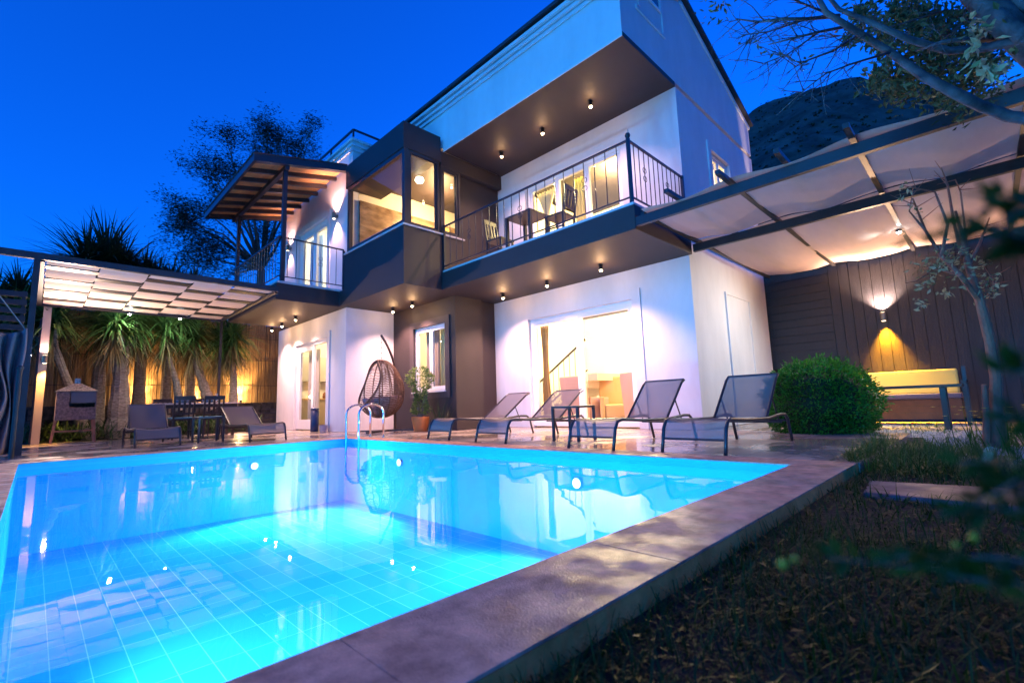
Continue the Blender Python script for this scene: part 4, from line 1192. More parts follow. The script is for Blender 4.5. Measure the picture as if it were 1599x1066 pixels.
# dark slatted screen on the far left
SC = thing('slatted_screen', 'dark horizontal slat screen at the far left edge behind the curtain', 'screen', (-1.6, 14.5, 0))
for k in range(17): MB().box(-3.5, -.25, 13.6, 13.63, .3 + k * .17, .3 + k * .17 + .11).build('slat', steelbeam, SC)
for x in (-.3, -1.9, -3.4): MB().box(x - .03, x + .03, 13.635, 13.7, 0, 3.15).build('post', steelbeam, SC)
# curtain bundle
curt_g = mat('grey_outdoor_curtain', (0.26, 0.17, 0.16), .9, bump=.4, bscale=40)
def fn(u, v):
    x = -.78 + .66 * u; z = .03 + 1.95 * v
    pinch = 1 - .35 * math.exp(-((v - .45) / .2) ** 2)
    x = -.2 + (x + .2) * pinch
    return (x + .03 * math.sin(v * 7 + u * 9), 10.98 + .09 * math.sin(u * 34) * (1.1 - .3 * v) + .05 * math.sin(u * 9 + v * 3), z + (.05 * math.sin(u * 8) if v > .95 else 0))
o = MB().grid(fn, 80, 24).build('outdoor_curtain', curt_g, smooth=True, solid=.008)
tag(o, 'grey cloth curtain gathered at the dark pergola post, far left', 'curtain')
mb = MB(); mb.tube([(-.19, 10.3, 0), (-.19, 10.3, 1.33)], .03, 10); mb.lathe((-.19, 10.3, 1.33), [(.04, -.02), (.045, .01), (.02, .04)], 10)
tag(mb.build('bollard_post', steelbeam), 'short dark round post at the left corner of the pool', 'post')
mb = MB(); mb.tube([(-.17, 10.93, 1.98), (-.5, 10.9, 2.5), (-1.0, 10.9, 3.2)], .008, 5)
tag(mb.build('guy_cord', mat('cord', (.35, .3, .25), .8)), 'thin pale cord slanting up from the top of the grey curtain', 'cord')

# ================================================================== DINING SET
DT = thing('dining_table', 'long dining table with pale cloth in front of the stone wall', 'table', (2.85, 14.05, 0))
MB().box(1.95, 3.75, 13.65, 14.45, .80, .835).build('table_top', mat('table_cloth', (.7, .6, .5), .6), DT, bevel=.005)
MB().box(2.0, 3.7, 13.7, 14.4, .72, .799).build('apron', blackwood, DT)
for x in (2.05, 3.6):
    for y in (13.75, 14.3): MB().box(x, x + .06, y, y + .06, 0, .719).build('leg', blackwood, DT)
tealc = mat('teal_cushion', (.12, .30, .34), .8)
d1 = slat_chair('dining_chair', blackwood, 'dark slatted dining chair on the near side of the table, left one', cushion=tealc, group='slatted chairs round the dining table')
d1.location = (2.42, 13.22, 0); d1.rotation_euler = (0, 0, R(90))
dup(d1, (3.02, 13.2, 0), R(86), 'dark slatted dining chair on the near side of the table, right one')
dup(d1, (2.35, 14.85, 0), R(-90), 'dark slatted dining chair on the far side of the table, left one')
dup(d1, (3.1, 14.85, 0), R(-92), 'dark slatted dining chair on the far side of the table, right one')
blu = mat('blue_glass', (.05, .12, .22), .2)
for (x, lab) in ((2.55, 'dark blue serving dish on the dining table, left one'), (3.15, 'dark blue serving dish on the dining table, right one')):
    o = MB().lathe((x, 14.0, .836), [(.10, 0), (.17, .05), (.18, .07), (.16, .065), (.09, .02)], 20).build('serving_dish', blu, smooth=True, loc=(x, 14.0, .836)); tag(o, lab, 'dish', 'serving dishes on the dining table')
o = MB().lathe((3.25, 13.85, .836), [(.03, 0), (.035, .02), (.01, .06), (.01, .12), (.035, .2), (.03, .24)], 14).build('wine_glass', glassmat('clear_glass', (.95, .97, 1), 1.5), smooth=True, loc=(3.25, 13.85, .836)); tag(o, 'stemmed glass standing on the dining table', 'glass')

# ================================================================== BARBECUE
brick = mat('bbq_brick', (0.30, 0.20, 0.17), .55, col2=(0.10, 0.07, 0.065), vscale=22, bump=.6, bscale=30)
rust = mat('rusty_steel', (0.45, 0.20, 0.12), .5, .3, var=.4, vscale=9)
hoodm = mat('patterned_metal', (0.50, 0.46, 0.46), .35, .7, col2=(0.10, 0.09, 0.10), vscale=30)
BB = thing('barbecue', 'metal barbecue with pyramid hood on four rusty legs', 'barbecue', (.65, 15.0, 0))
x0, x1, y0, y1 = .34, 1.02, 14.72, 15.28
for x in (x0 + .02, x1 - .02):
    for y in (y0 + .02, y1 - .02): MB().bar((x + (.05 if x > .6 else -.05), y, 0), (x, y, .52), .035).build('leg', rust, BB)
for y in (y0 + .02, y1 - .02): MB().bar((x0 - .02, y, .27), (x1 + .02, y, .27), .025).build('brace', rust, BB)
MB().box(x0, x1, y0, y1, .52, .80).build('fire_box', brick, BB)
mb = MB(); mb.box(x0, x0 + .02, y0, y1, .801, 1.17); mb.box(x1 - .02, x1, y0, y1, .801, 1.17); mb.box(x0 + .02, x1 - .02, y1 - .02, y1, .801, 1.17); mb.box(x0 + .02, x0 + .22, y0, y0 + .02, .801, 1.17)
mb.build('side_plates', brick, BB)
MB().box(x0 + .24, x1 - .02, y0 + .01, y0 + .02, .90, 1.16).build('front_plate', mat('steel_plate', (.16, .15, .16), .5, .5), BB)
mb = MB(); n_ = [(x0 - .03, y0 - .03, 1.171), (x1 + .03, y0 - .03, 1.171), (x1 + .03, y1 + .03, 1.171), (x0 - .03, y1 + .03, 1.171)]; c_ = ((x0 + x1) / 2, (y0 + y1) / 2)
tp = [(c_[0] - .07, c_[1] - .07, 1.35), (c_[0] + .07, c_[1] - .07, 1.35), (c_[0] + .07, c_[1] + .07, 1.35), (c_[0] - .07, c_[1] + .07, 1.35)]
mb.v += n_ + tp; mb.f += [(0, 1, 2, 3), (4, 5, 6, 7)] + [(i, (i + 1) % 4, 4 + (i + 1) % 4, 4 + i) for i in range(4)]
mb.build('hood', hoodm, BB)
MB().box(c_[0] - .05, c_[0] + .05, c_[1] - .05, c_[1] + .05, 1.351, 1.47).build('chimney', hoodm, BB)

# ================================================================== POTTED PLANT, SMALL THINGS
terra = mat('terracotta', (0.80, 0.22, 0.05), .6, var=.15, vscale=6)
bushleaf = leafmat('bush_leaves', (0.015, 0.09, 0.008), (0.07, 0.28, 0.025), .45, .3, 3)
potleaf = leafmat('pot_plant_leaves', (0.08, 0.16, 0.04), (0.26, 0.34, 0.10), .45, .3, 5)
PP = thing('potted_plant', 'leafy green shrub in a terracotta pot beside the small window', 'plant', (6.4, 9.45, 0))
pc = Vector((6.4, 9.45, 0))
MB().lathe(tuple(pc), [(.15, 0), (.205, .28), (.205, .33), (.18, .33), (.17, .28), (.01, .27)], 22, cap=False).build('pot', terra, PP, smooth=False)
MB().lathe(tuple(pc), [(.17, .265), (.01, .29)], 16).build('soil', soil, PP)
lv = Leaves(); stm = MB()
for k in range(9):
    a_ = rnd(0, 6.28); tipp = pc + Vector((.17 * math.cos(a_), .17 * math.sin(a_), rnd(.8, 1.4))); stm.tube([pc + Vector((rnd(-.04, .04), rnd(-.04, .04), .27)), pc.lerp(tipp, .5) + Vector((0, 0, .1)), tipp], [.012, .009, .005], 5)
stm.build('stems', bark, PP)
for k in range(1500):
    z = rnd(.38, 1.48); rad = (.10 + .20 * math.exp(-((z - 1.2) / .22) ** 2) + .10 * math.exp(-((z - .5) / .12) ** 2)) * rnd(.4, 1.1)
    a_ = rnd(0, 6.28); p = pc + Vector((rad * math.cos(a_), rad * math.sin(a_), z)); dd_ = Vector((math.cos(a_), math.sin(a_), rnd(-.3, .8)))
    lv.leaf(p, dd_, rdir(), rnd(.05, .095), rnd(.025, .04), .05)
lv.build('foliage', potleaf, PP)
SP = thing('spiky_plant', 'dark thin spiky plant against the dark wall below the window', 'plant', (6.6, 8.95, 0))
lv = Leaves()
for k in range(70): lv.blade(Vector((6.62 + rnd(-.06, .06), 8.98 + rnd(-.06, .06), 0.02)), rdir(.75, 1), rnd(.5, .95), .014, .3, 4)
lv.build('foliage', yuccadk, SP)
BN = thing('waste_bin', 'tall blue waste bin standing before the open kitchen doorway', 'bin', (5.30, 12.75, 0))
MB().lathe((5.30, 12.75, 0), [(.09, 0), (.105, .02), (.105, .56)], 20).build('body', mat('blue_metal', (.012, .03, .10), .4), BN, smooth=True)
MB().lathe((5.30, 12.75, 0), [(.11, .561), (.11, .60), (.08, .62)], 20).build('lid', mat('dark_blue_lid', (.015, .03, .10), .3), BN, smooth=True)
o = MB().lathe((5.32, 12.25, 0), [(.08, 0), (.11, .17), (.10, .17), (.07, .01)], 16, cap=False).build('small_bucket', mat('pale_bucket', (.5, .42, .45), .5), loc=(5.32, 12.25, 0)); tag(o, 'small pale bucket at the foot of the white wing wall', 'bucket')

# ================================================================== ROUND BUSH
BU = thing('round_bush', 'dense rounded green bush at the edge of the paving', 'bush', (8.45, 1.95, -.1))
bc_ = Vector((8.35, 1.82, .40)); lv = Leaves()
def bushr(d_):
    return 1 + .07 * math.sin(d_.x * 7 + 1) * math.sin(d_.y * 6 + 2) + .05 * math.sin(d_.z * 9 + d_.x * 5)
def bpt(d_, s_): 
    q = Vector((math.copysign(abs(d_.x) ** .8, d_.x) * .72, math.copysign(abs(d_.y) ** .86, d_.y) * .70, math.copysign(abs(d_.z) ** .92, d_.z) * .62)) * bushr(d_) * s_
    return bc_ + q
for k in range(15000):
    d_ = rdir(-.75, 1); s_ = 1 - abs(random.gauss(0, .09)); p = bpt(d_, s_ + rnd(0, .05))
    lv.leaf(p, (d_ + rdir() * .9).normalized(), rdir(), rnd(.03, .055), rnd(.016, .026), .04)
for k in range(260):
    d_ = rdir(-.2, 1); p = bpt(d_, 1.0)
    for j in range(5): lv.leaf(p + d_ * .02 * j, (d_ + rdir() * .5).normalized(), rdir(), .05, .02, .03)
lv.build('foliage', bushleaf, BU)
core = MB()
for i in range(13):
    for j in range(24):
        pass
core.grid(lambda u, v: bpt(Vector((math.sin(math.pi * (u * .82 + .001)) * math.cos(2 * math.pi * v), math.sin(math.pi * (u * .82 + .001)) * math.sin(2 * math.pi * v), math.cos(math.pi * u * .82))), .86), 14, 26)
core.build('shade_core', mat('bush_inside', (.015, .03, .01), .9), BU)  # solid dark core, its colour stands in for shade between the leaves
for s_ in ((0, 0), (.2, .15), (-.2, .1)): pass
MB().tube([(8.35, 1.95, -.14), (8.35, 1.95, .3)], [.06, .04], 8).build('stem', bark, BU)

# ================================================================== GRAVEL, GRASS, PATH
gravm = mat('white_gravel', (0.62, 0.56, 0.54), .8, col2=(0.30, 0.24, 0.23), vscale=30, bump=.8, bscale=60)
struct(MB().poly([(5.6, -6, gz + .012), (12.59, -6, gz + .012), (12.59, 3.5, gz + .012), (8.4, 3.5, gz + .012), (8.4, .7, gz + .012), (6.4, .35, gz + .012)]), 'gravel_bed', gravm)
gv = MB()
for k in range(6500):
    x = rnd(5.6, 12.3); y = rnd(-2.6, 1.6)
    if x < 8.4 and y > .65: continue
    if y > .35 + (x - 6.4) * .2 and x < 8.4: continue
    s_ = rnd(.012, .03); n = len(gv.v); a_ = rnd(0, 6.28); ca, sa = math.cos(a_) * s_, math.sin(a_) * s_; h_ = s_ * rnd(.5, .9)
    gv.v += [(x + ca, y + sa, gz + .015), (x - sa, y + ca, gz + .02), (x - ca, y - sa, gz + .015), (x + sa, y - ca, gz + .02), (x + rnd(-.004, .004), y, gz + .015 + h_)]
    gv.f += [(n, n + 1, n + 4), (n + 1, n + 2, n + 4), (n + 2, n + 3, n + 4), (n + 3, n, n + 4)]
tag(gv.build('gravel', gravm), kind='stuff')
flag = mat('flagstone', (0.20, 0.12, 0.13), .6, col2=(0.06, 0.035, 0.045), vscale=3.5, bump=.7, bscale=14, rvar=.12)
for i, q in enumerate(([(3.62, .62), (4.12, .66), (4.22, .02), (4.02, -.35), (3.55, -.2)], [(3.5, -.32), (4.05, -.45), (4.2, -1.2), (3.75, -1.35), (3.4, -1.0)], [(4.3, .0), (4.75, -.1), (4.8, -.75), (4.3, -.9), (4.15, -.35)])):
    lab = ['large purple-grey flagstone lying against the coping corner', 'flagstone farther right in the grass at the picture edge', 'smaller flagstone behind the large one, beside the grass tuft'][i]
    o = MB().prism(q, 'z', gz - .05, gz + (.03, .03, .025)[i]).build('flagstone', flag, bevel=.015); tag(o, lab, 'flagstone', 'flagstones in the grass')
grassm = leafmat('grass_blades', (0.008, 0.028, 0.003), (0.030, 0.080, 0.009), .5, .3, 1.3)
tuftm = leafmat('tuft_blades', (0.02, 0.06, 0.01), (0.09, 0.18, 0.03), .45, .3, 2)
gr = Leaves()
def clump(x, y): return math.sin(x * 3.1 + 1) * math.sin(y * 2.7 + .5) + .6 * math.sin(x * 7.3) * math.sin(y * 6.1 + 2)
k = 0
while k < 90000:
    dist = rnd(.55, 3.0) if random.random() < .62 else rnd(3.0, 7); az = R(rnd(-30, 48))
    x, y = dist * math.cos(az), dist * math.sin(az)
    if y > .79 or (3.62 < x < 4.2 and -.3 < y < .64): k += 1; continue
    if x > 5.8 and y > -3: k += 1; continue
    if clump(x, y) < rnd(-2.4, .4): k += 1; continue
    d_ = rdir(.25, 1); gr.blade(Vector((x, y, gz - .01)), d_, rnd(.03, .13), rnd(.003, .007), rnd(.5, 1.8), 3); k += 1
tag(gr.build('grass', grassm), kind='stuff')
gr = Leaves()
for k in range(150):   # low broad-leaved weeds and fallen leaves between the blades
    dist = rnd(.6, 4.2); az = R(rnd(-28, 44)); x, y = dist * math.cos(az), dist * math.sin(az)
    if y > .76 or (3.62 < x < 4.2 and -.3 < y < .64): continue
    for j in range(random.randrange(3, 8)):
        a_ = rnd(0, 6.28); q = Vector((x + rnd(-.03, .03), y + rnd(-.03, .03), gz + rnd(.0, .05)))
        gr.leaf(q, Vector((math.cos(a_), math.sin(a_), rnd(.0, .7))), Vector((0, 0, 1)), rnd(.02, .055), rnd(.010, .022), .04)
tag(gr.build('ground_weeds', leafmat('weed_leaves', (0.008, 0.025, 0.004), (0.03, 0.06, 0.01), .5, .25, 3)), kind='stuff')
gr = Leaves()
for k in range(7000):
    x = random.gauss(5.5, .7); y = random.gauss(.55, .32)
    if y > .93 + .05 * math.sin(x * 9) or x < 4.66 or (x < 4.9 and y < .2): continue
    gr.blade(Vector((x, y, gz if y < .79 else .0)), rdir(.2, 1), rnd(.10, .26), rnd(.005, .009), rnd(.4, 1.3), 4)
tag(gr.build('tall_grass', tuftm), kind='stuff')
gr = Leaves()
for k in range(5200):
    x = rnd(5.2, 12); y = -.2 + random.gauss(-.3, .7) + (x > 9) * rnd(0, 1.6)
    if y > 1.2 or (x < 8.4 and y > .6): continue
    if math.sin(x * 4 + y * 3) + math.sin(y * 7 - x) < .3: continue
    gr.blade(Vector((x, y, gz)), rdir(.2, 1), rnd(.06, .2), rnd(.006, .012), rnd(.4, 1.3), 3)
tag(gr.build('garden_grass', tuftm), kind='stuff')
flow = Leaves(); pet = MB()
for k in range(500):
    x = random.gauss(7.6, .7); y = random.gauss(-.55, .35); flow.blade(Vector((x, y, gz)), rdir(.5, 1), rnd(.2, .5), .016, .5, 4)
FB = thing('flower_clump', 'clump of small yellow flowers at the foot of the slender tree', 'flowers', (7.6, -.55, gz))
flow.build('foliage', tuftm, FB)
for k in range(160):
    p = Vector((random.gauss(7.6, .6), random.gauss(-.5, .35), gz + rnd(.12, .45)))
    for j in range(5):
        a_ = j * 1.257; pet.poly([p, p + Vector((.02 * math.cos(a_ - .4), .02 * math.sin(a_ - .4), .004)), p + Vector((.028 * math.cos(a_), .028 * math.sin(a_), .008)), p + Vector((.02 * math.cos(a_ + .4), .02 * math.sin(a_ + .4), .004))])
pet.build('flower_heads', mat('yellow_petals', (.75, .5, .03), .6), FB)

gr = Leaves()
for k in range(5200):   # ragged grass round the flagstones
    x = rnd(3.0, 5.6); y = rnd(-2.2, .79)
    if 3.66 < x < 4.16 and -.28 < y < .62: continue
    gr.blade(Vector((x, y, gz)), rdir(.15, 1), rnd(.04, .15), rnd(.005, .010), rnd(.5, 1.6), 3)
tag(gr.build('rough_grass', grassm), kind='stuff')
# ================================================================== SLENDER TREE on the right
def AT(px, py, depth):
    """point that lies `depth` metres ahead of the camera in the direction of a photo pixel (used to read positions off the photo)"""
    return Vector((0, 0, .55)) + (rv * (px - 799.5) - uv * (py - 533.0)) / 740.687 * depth + fw * depth
variegated = leafmat('variegated_leaves', (0.12, 0.16, 0.06), (0.40, 0.36, 0.20), .5, .3, 12)
ST = thing('slender_tree', 'slender bare-branched tree with a few pale leaves standing in the gravel', 'tree', (7.1, 0, gz))
D0 = 4.98
base = AT(1560, 690, D0); base.z = gz - .02
tr = MB()
tr.tube([base, AT(1556, 640, D0), AT(1555, 590, D0), AT(1545, 530, D0), AT(1530, 470, D0), AT(1512, 415, D0), AT(1503, 370, D0), AT(1492, 330, D0 + .1)], [.072, .055, .048, .045, .040, .030, .020, .012], 10)
tr.tube([base + Vector((0, .1, 0)), AT(1540, 640, D0), AT(1536, 600, D0)], [.036, .028, .022], 8)
tips = []
for pts, r_ in (([(1530, 470), (1500, 430), (1470, 400), (1445, 360), (1425, 310)], .03), ([(1470, 400), (1480, 350), (1460, 300), (1410, 290)], .018), ([(1512, 415), (1530, 380), (1545, 340)], .02), ([(1503, 400), (1490, 350), (1480, 290), (1470, 262)], .02), ([(1445, 360), (1420, 330), (1425, 300)], .012), ([(1500, 430), (1460, 420), (1430, 440)], .012), ([(1530, 450), (1550, 430), (1552, 460)], .012), ([(1512, 400), (1500, 300), (1492, 280)], .012)):
    P_ = [AT(a, b, D0 + rnd(-.15, .15)) for a, b in pts]; P_[0] = AT(*pts[0], D0)
    tr.tube(P_, [r_ * (1 - .75 * i / (len(P_) - 1)) for i in range(len(P_))], 6); tips.append(P_)
    for q in range(4):
        a_, b_ = P_[-2], P_[-1]; p = a_.lerp(b_, rnd(0, 1)); tr.tube([p, p + rdir(-.2, 1) * rnd(.1, .25)], [.006, .002], 4)
tr.build('trunk', mat('reddish_bark', (0.46, 0.17, 0.10), .85, col2=(.20, .07, .05), vscale=7, bump=.8, bscale=25, stretch=(1, 1, .4)), ST)
lv = Leaves()
for (a, b, s_, n_) in ((1455, 415, 22, 60), (1480, 400, 20, 60), (1525, 425, 24, 70), (1545, 450, 14, 40), (1440, 440, 14, 30), (1475, 455, 10, 20), (1410, 300, 14, 16), (1432, 330, 10, 14), (1505, 400, 20, 40), (1437, 475, 10, 18)):
    for k in range(n_):
        p = AT(a + random.gauss(0, s_ * .6), b + random.gauss(0, s_ * .6), D0 + random.gauss(0, .14))
        lv.leaf(p, rdir(-1, .5), rdir(), rnd(.04, .075), rnd(.02, .035), .08)
lv.build('crown', variegated, ST)

# ================================================================== BIG OVERHANGING TREE top right
OT = thing('overhanging_tree', 'large tree whose grey limbs reach in from the upper right', 'tree', (3.2, -1.6, gz))
D1 = 3.2
ob = mat('blue_grey_bark', (0.12, 0.09, 0.10), .85, col2=(.05, .035, .04), vscale=8, bump=.8, bscale=24)
br = MB()
root = AT(1900, 620, D1); root.z = gz - .1
br.tube([root, AT(1830, 300, D1), AT(1720, 160, D1), AT(1600, 60, D1), AT(1520, -10, D1), AT(1480, -70, D1)], [.2, .17, .14, .10, .07, .05], 12)
limbs = [([(1720, 190), (1640, 190), (1575, 182), (1530, 165), (1490, 145), (1440, 118), (1390, 82), (1330, 45), (1290, 20), (1268, -20)], .045),
         ([(1700, 130), (1600, 60), (1540, 75), (1480, 80), (1420, 62), (1370, 40), (1310, 15), (1285, -15)], .035),
         ([(1830, 300), (1700, 120), (1640, 40), (1560, -20)], .08),
         ([(1600, 60), (1545, 10), (1510, -20)], .05),
         ([(1310, 25), (1260, 30), (1220, 30), (1185, 35), (1150, 30)], .014),
         ([(1330, 40), (1280, 50), (1240, 60), (1200, 70)], .012), ([(1345, 52), (1300, 80), (1260, 95), (1240, 105)], .010),
         ([(1390, 82), (1330, 100), (1290, 115), (1250, 145)], .009), ([(1260, 30), (1200, 50), (1160, 55)], .007), ([(1280, 50), (1230, 85), (1190, 100)], .006),
         ([(1300, 25), (1240, 0), (1180, -10)], .009), ([(1480, 15), (1400, 40), (1340, 55), (1300, 57)], .006), ([(1510, 30), (1480, 55), (1455, 78)], .008), ([(1560, 62), (1500, 62), (1470, 66), (1430, 80)], .02)]
for pts, r_ in limbs:
    P_ = [AT(a, b, D1 + .15 * math.sin(i * 1.7 + r_ * 90)) for i, (a, b) in enumerate(pts)]
    br.tube(P_, [r_ * (1 - .7 * i / (len(P_) - 1)) for i in range(len(P_))], 8)
    if r_ < .016:
        for q in range(16):
            i = random.randrange(len(P_) - 1); p = P_[i].lerp(P_[i + 1], random.random()); d_ = ((P_[-1] - P_[0]).normalized() + rdir() * .9).normalized(); e_ = p + d_ * rnd(.08, .3)
            br.tube([p, p.lerp(e_, .5) + rdir() * .015, e_], [.0035, .0025, .0012], 4)
            for w_ in range(2): p2 = p.lerp(e_, rnd(.3, .9)); br.tube([p2, p2 + (d_ + rdir() * .8).normalized() * rnd(.04, .12)], [.002, .001], 3)
br.build('trunk', ob, OT, smooth=True)
dkleaf = leafmat('dark_tree_leaves', (0.02, 0.04, 0.015), (0.10, 0.09, 0.03), .5, .3, 4)
lv = Leaves()
for (a, b, s_, n_) in ((1420, 30, 45, 900), (1480, 60, 45, 1100), (1380, 60, 25, 350), (1450, 110, 40, 800), (1400, 130, 28, 420), (1530, 110, 40, 700), (1560, 30, 45, 700), (1345, 20, 18, 130), (1490, 150, 30, 300), (1370, 125, 18, 160), (1330, 60, 12, 70)):
    for k in range(n_):
        p = AT(a + random.gauss(0, s_ * .6), b + random.gauss(0, s_ * .6), D1 + .9 + random.gauss(0, .35))
        lv.leaf(p, rdir(), rdir(), rnd(.04, .09), rnd(.02, .035), .08)
for (a, b, n_) in ((1120, 8, 26), (1180, 62, 8), (1205, 75, 6), (1260, 92, 8), (1105, 25, 8), (1350, 30, 20)):
    for k in range(n_): lv.leaf(AT(a + random.gauss(0, 12), b + random.gauss(0, 9), D1), rdir(-1, .3), rdir(), rnd(.03, .06), .018, .05)
lv.build('crown', dkleaf, OT)
lv = Leaves()
for (a, b, n_) in ((1522, 40, 16), (1525, 65, 12), (1545, 40, 12), (1530, 100, 12), (1550, 108, 12), (1575, 92, 10), (1535, 120, 8)):
    for k in range(n_): lv.leaf(AT(a + random.gauss(0, 9), b + random.gauss(0, 9), D1 - .4 + random.gauss(0, .05)), rdir(-1, .3), rdir(), rnd(.05, .09), rnd(.025, .04), .1)
lv.build('pale_leaves', variegated, OT)

# ================================================================== OUT OF FOCUS SHRUB close to the camera on the right
NS_ = thing('near_shrub', 'blurred green shrub twigs with yellow buds close to the lower right edge', 'shrub', (.9, -.75, gz))
nl = Leaves(); tw = MB(); bud = MB()
rt = Vector((.9, -.75, gz))
def twig(px, py, px2, py2, dep, n_, L_=.020):
    a_, b_ = AT(px, py, dep), AT(px2, py2, dep)
    c_ = a_.lerp(b_, .5) + Vector((0, 0, .008)) + rdir() * .006
    tw.tube([a_, c_, b_], [.0009, .0007, .0004], 5)
    for k in range(n_):
        f_ = rnd(.05, 1); p = a_.lerp(c_, f_ * 2) if f_ < .5 else c_.lerp(b_, f_ * 2 - 1)
        nl.leaf(p, ((b_ - a_).normalized() + rdir() * .8).normalized(), rdir(), L_ * rnd(.6, 1.2), L_ * .26, .05)
TWG = [(1660, 390, 1420, 372, .25, 26), (1680, 330, 1500, 345, .26, 26), (1680, 350, 1540, 365, .23, 30), (1700, 440, 1590, 380, .25, 26), (1700, 400, 1560, 392, .26, 30),
       (1690, 840, 1470, 800, .26, 30), (1700, 900, 1400, 870, .28, 34), (1700, 780, 1520, 790, .25, 34), (1680, 700, 1560, 650, .28, 30), (1680, 960, 1290, 870, .3, 30), (1700, 1000, 1480, 900, .26, 34), (1690, 640, 1570, 580, .28, 24), (1700, 760, 1500, 720, .26, 24)]
for q in TWG: twig(*q)
for (a, b, a2, b2, dp, *_) in TWG:
    p = AT(a, b, dp); tw.tube([rt, rt.lerp(p, .5) + Vector((.06, -.08, 0)), p], [.004, .003, .001], 5)
tw.build('twigs', bark, NS_); nl.build('foliage', leafmat('near_leaves', (0.008, 0.035, 0.005), (0.03, 0.09, 0.01), .5, .3, 6), NS_)
for (a, b, s_) in ((1222, 880, .003), (1520, 838, .0025), (1492, 850, .002), (1370, 875, .002), (1545, 770, .003), (1240, 872, .002)):
    p = AT(a, b, .29); bud.lathe(tuple(p), [(.0005, -s_), (s_, 0), (.0005, s_)], 8)
bud.build('buds', MATS['yellow_petals'], NS_)

# ================================================================== BACKGROUND TREE behind the veranda
feath = leafmat('feathery_leaves', (0.010, 0.022, 0.018), (0.03, 0.05, 0.03), .6, .35, 2)
AC = thing('feathery_tree', 'tall feathery tree against the blue sky behind the tiled veranda roof', 'tree', (6.9, 22.5, gz))
def ATY(px, py, Y):
    d_ = rv * (px - 799.5) - uv * (py - 533.0) + fw * 740.687
    return Vector((0, 0, .55)) + d_ * (Y / d_.y)
Yt = 22.5
b0 = ATY(408, 420, Yt); tk = MB()
tk.tube([Vector((b0.x, Yt, gz - .1)), Vector((b0.x, Yt, 3)), b0], [.32, .26, .16], 10)
lv = Leaves()
blobs = []
for (a, b) in ((310, 320), (285, 335), (350, 205), (355, 260), (400, 215), (420, 235), (375, 280), (330, 285), (320, 250), (440, 215), (420, 200), (480, 225), (485, 205), (290, 345), (300, 385), (330, 370), (310, 410), (360, 330), (400, 360), (420, 390), (345, 395), (450, 240), (390, 320), (270, 350), (360, 430), (460, 330), (430, 300)):
    e_ = ATY(a, b, Yt + rnd(-1, 1)); mid = b0.lerp(e_, .55) + Vector((rnd(-.3, .3), rnd(-.3, .3), rnd(-.2, .5)))
    tk.tube([b0, b0.lerp(mid, .5) + rdir() * .1, mid, e_], [.09, .055, .035, .012], 5, cap=False)
    for w_ in range(7):
        f_ = e_ + rdir() * rnd(.3, 1.0); tk.tube([mid.lerp(e_, rnd(.5, 1)), f_], [.012, .004], 3, cap=False); blobs.append(f_)
    blobs.append(e_)
for c_ in blobs:
    for k in range(120):
        lv.leaf(c_ + Vector((random.gauss(0, .24), random.gauss(0, .24), random.gauss(0, .22))), rdir(-.6, .6), rdir(), rnd(.10, .24), rnd(.022, .040), .03)
tk.build('trunk', mat('orange_brown_bark', (.22, .12, .08), .85), AC); lv.build('crown', feath, AC)

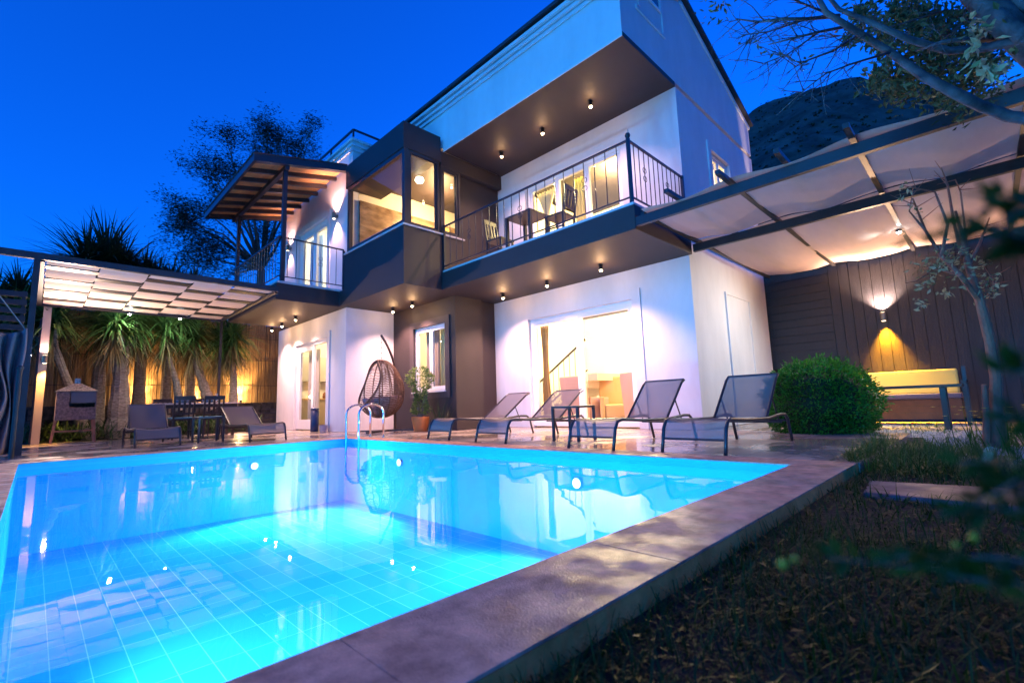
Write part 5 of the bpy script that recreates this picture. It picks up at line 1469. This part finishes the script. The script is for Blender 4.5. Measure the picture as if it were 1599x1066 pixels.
# ================================================================== HILL
hillm = mat('rocky_hill', (0.09, 0.078, 0.07), .95, col2=(0.010, 0.013, 0.010), vscale=.09, bump=.6, bscale=.5)
def nz(x, y):
    return (math.sin(x * .031 + 1.3) * math.sin(y * .027 + .4) * 6 + math.sin(x * .083 + y * .05) * math.sin(y * .091 - x * .03) * 3.2 + math.sin(x * .21 + 2) * math.sin(y * .19 + x * .07) * 1.6 + math.sin(x * .47 + y * .3) * math.sin(y * .53) * .8)
def elv(az):
    pts = [(-70, 6), (-40, 12), (-15, 20), (-5, 23.5), (2, 27.5), (6, 29.6), (10, 30.2), (16, 28.8), (24, 25), (40, 17), (60, 10), (85, 7.5), (110, 6), (140, 4)]
    for i in range(len(pts) - 1):
        if pts[i][0] <= az <= pts[i + 1][0]:
            f_ = (az - pts[i][0]) / (pts[i + 1][0] - pts[i][0]); return pts[i][1] * (1 - f_) + pts[i + 1][1] * f_
    return 4
def hill(u, v):
    az = -70 + 210 * u; r_ = 45 + 330 * v; f_ = min(1, max(0, (r_ - 45) / 215)); f_ = f_ * (.55 + .45 * f_)
    x, y = r_ * math.cos(R(az)), r_ * math.sin(R(az)); top = 260 * math.tan(R(elv(az)))
    z = top * f_ if r_ < 260 else top * (1 - (r_ - 260) / 300)
    return (x, y, -1.5 + z + nz(x, y) * min(1, f_ * 3) * .8 + rnd(-.35, .35) * f_)
struct(MB().grid(hill, 300, 70), 'hill', hillm)
# shrubs dotted over the hillside, one mass of scrub
sc_ = Leaves()
for k in range(3000):
    u, v = rnd(.2, .48), rnd(.15, .66); p = Vector(hill(u, v)); s_ = rnd(.2, 1.1)
    for j in range(7): sc_.leaf(p + rdir(0, .5) * s_ * .3, rdir(0, 1), rdir(), s_, s_ * .7, .1)
tag(sc_.build('hillside_scrub', leafmat('scrub', (.012, .02, .012), (.03, .045, .02), .8, .1, .2)), kind='stuff')
# dark garden trees beyond the fences
def far_tree(lab, x, y, h_, r_, n_=1500):
    t = thing('garden_tree', lab, 'tree', (x, y, gz), 'dark trees beyond the fences')
    MB().tube([(x, y, gz - .1), (x, y, h_ * .6)], [.2, .1], 8).build('trunk', bark, t)
    lv = Leaves(); cl = [Vector((x, y, h_ * .68)) + Vector((random.gauss(0, r_ * .42), random.gauss(0, r_ * .42), random.gauss(0, h_ * .13))) for _ in range(26)]
    for k in range(n_):
        c_ = random.choice(cl); lv.leaf(c_ + rdir() * rnd(0, r_ * .36), rdir(), rdir(), rnd(.12, .25), rnd(.06, .12), .05)
    lv.build('crown', dkleaf, t)
far_tree('dark tree beyond the reed fence, seen between the yuccas at the left', -1.5, 22, 4.6, 2.0, 2600)
far_tree('dark tree far left behind the slatted screen', -4.5, 19, 4.2, 1.9, 2600)
far_tree('dark tree behind the plank fence at the right edge', 15.5, -1.5, 4.6, 1.8)
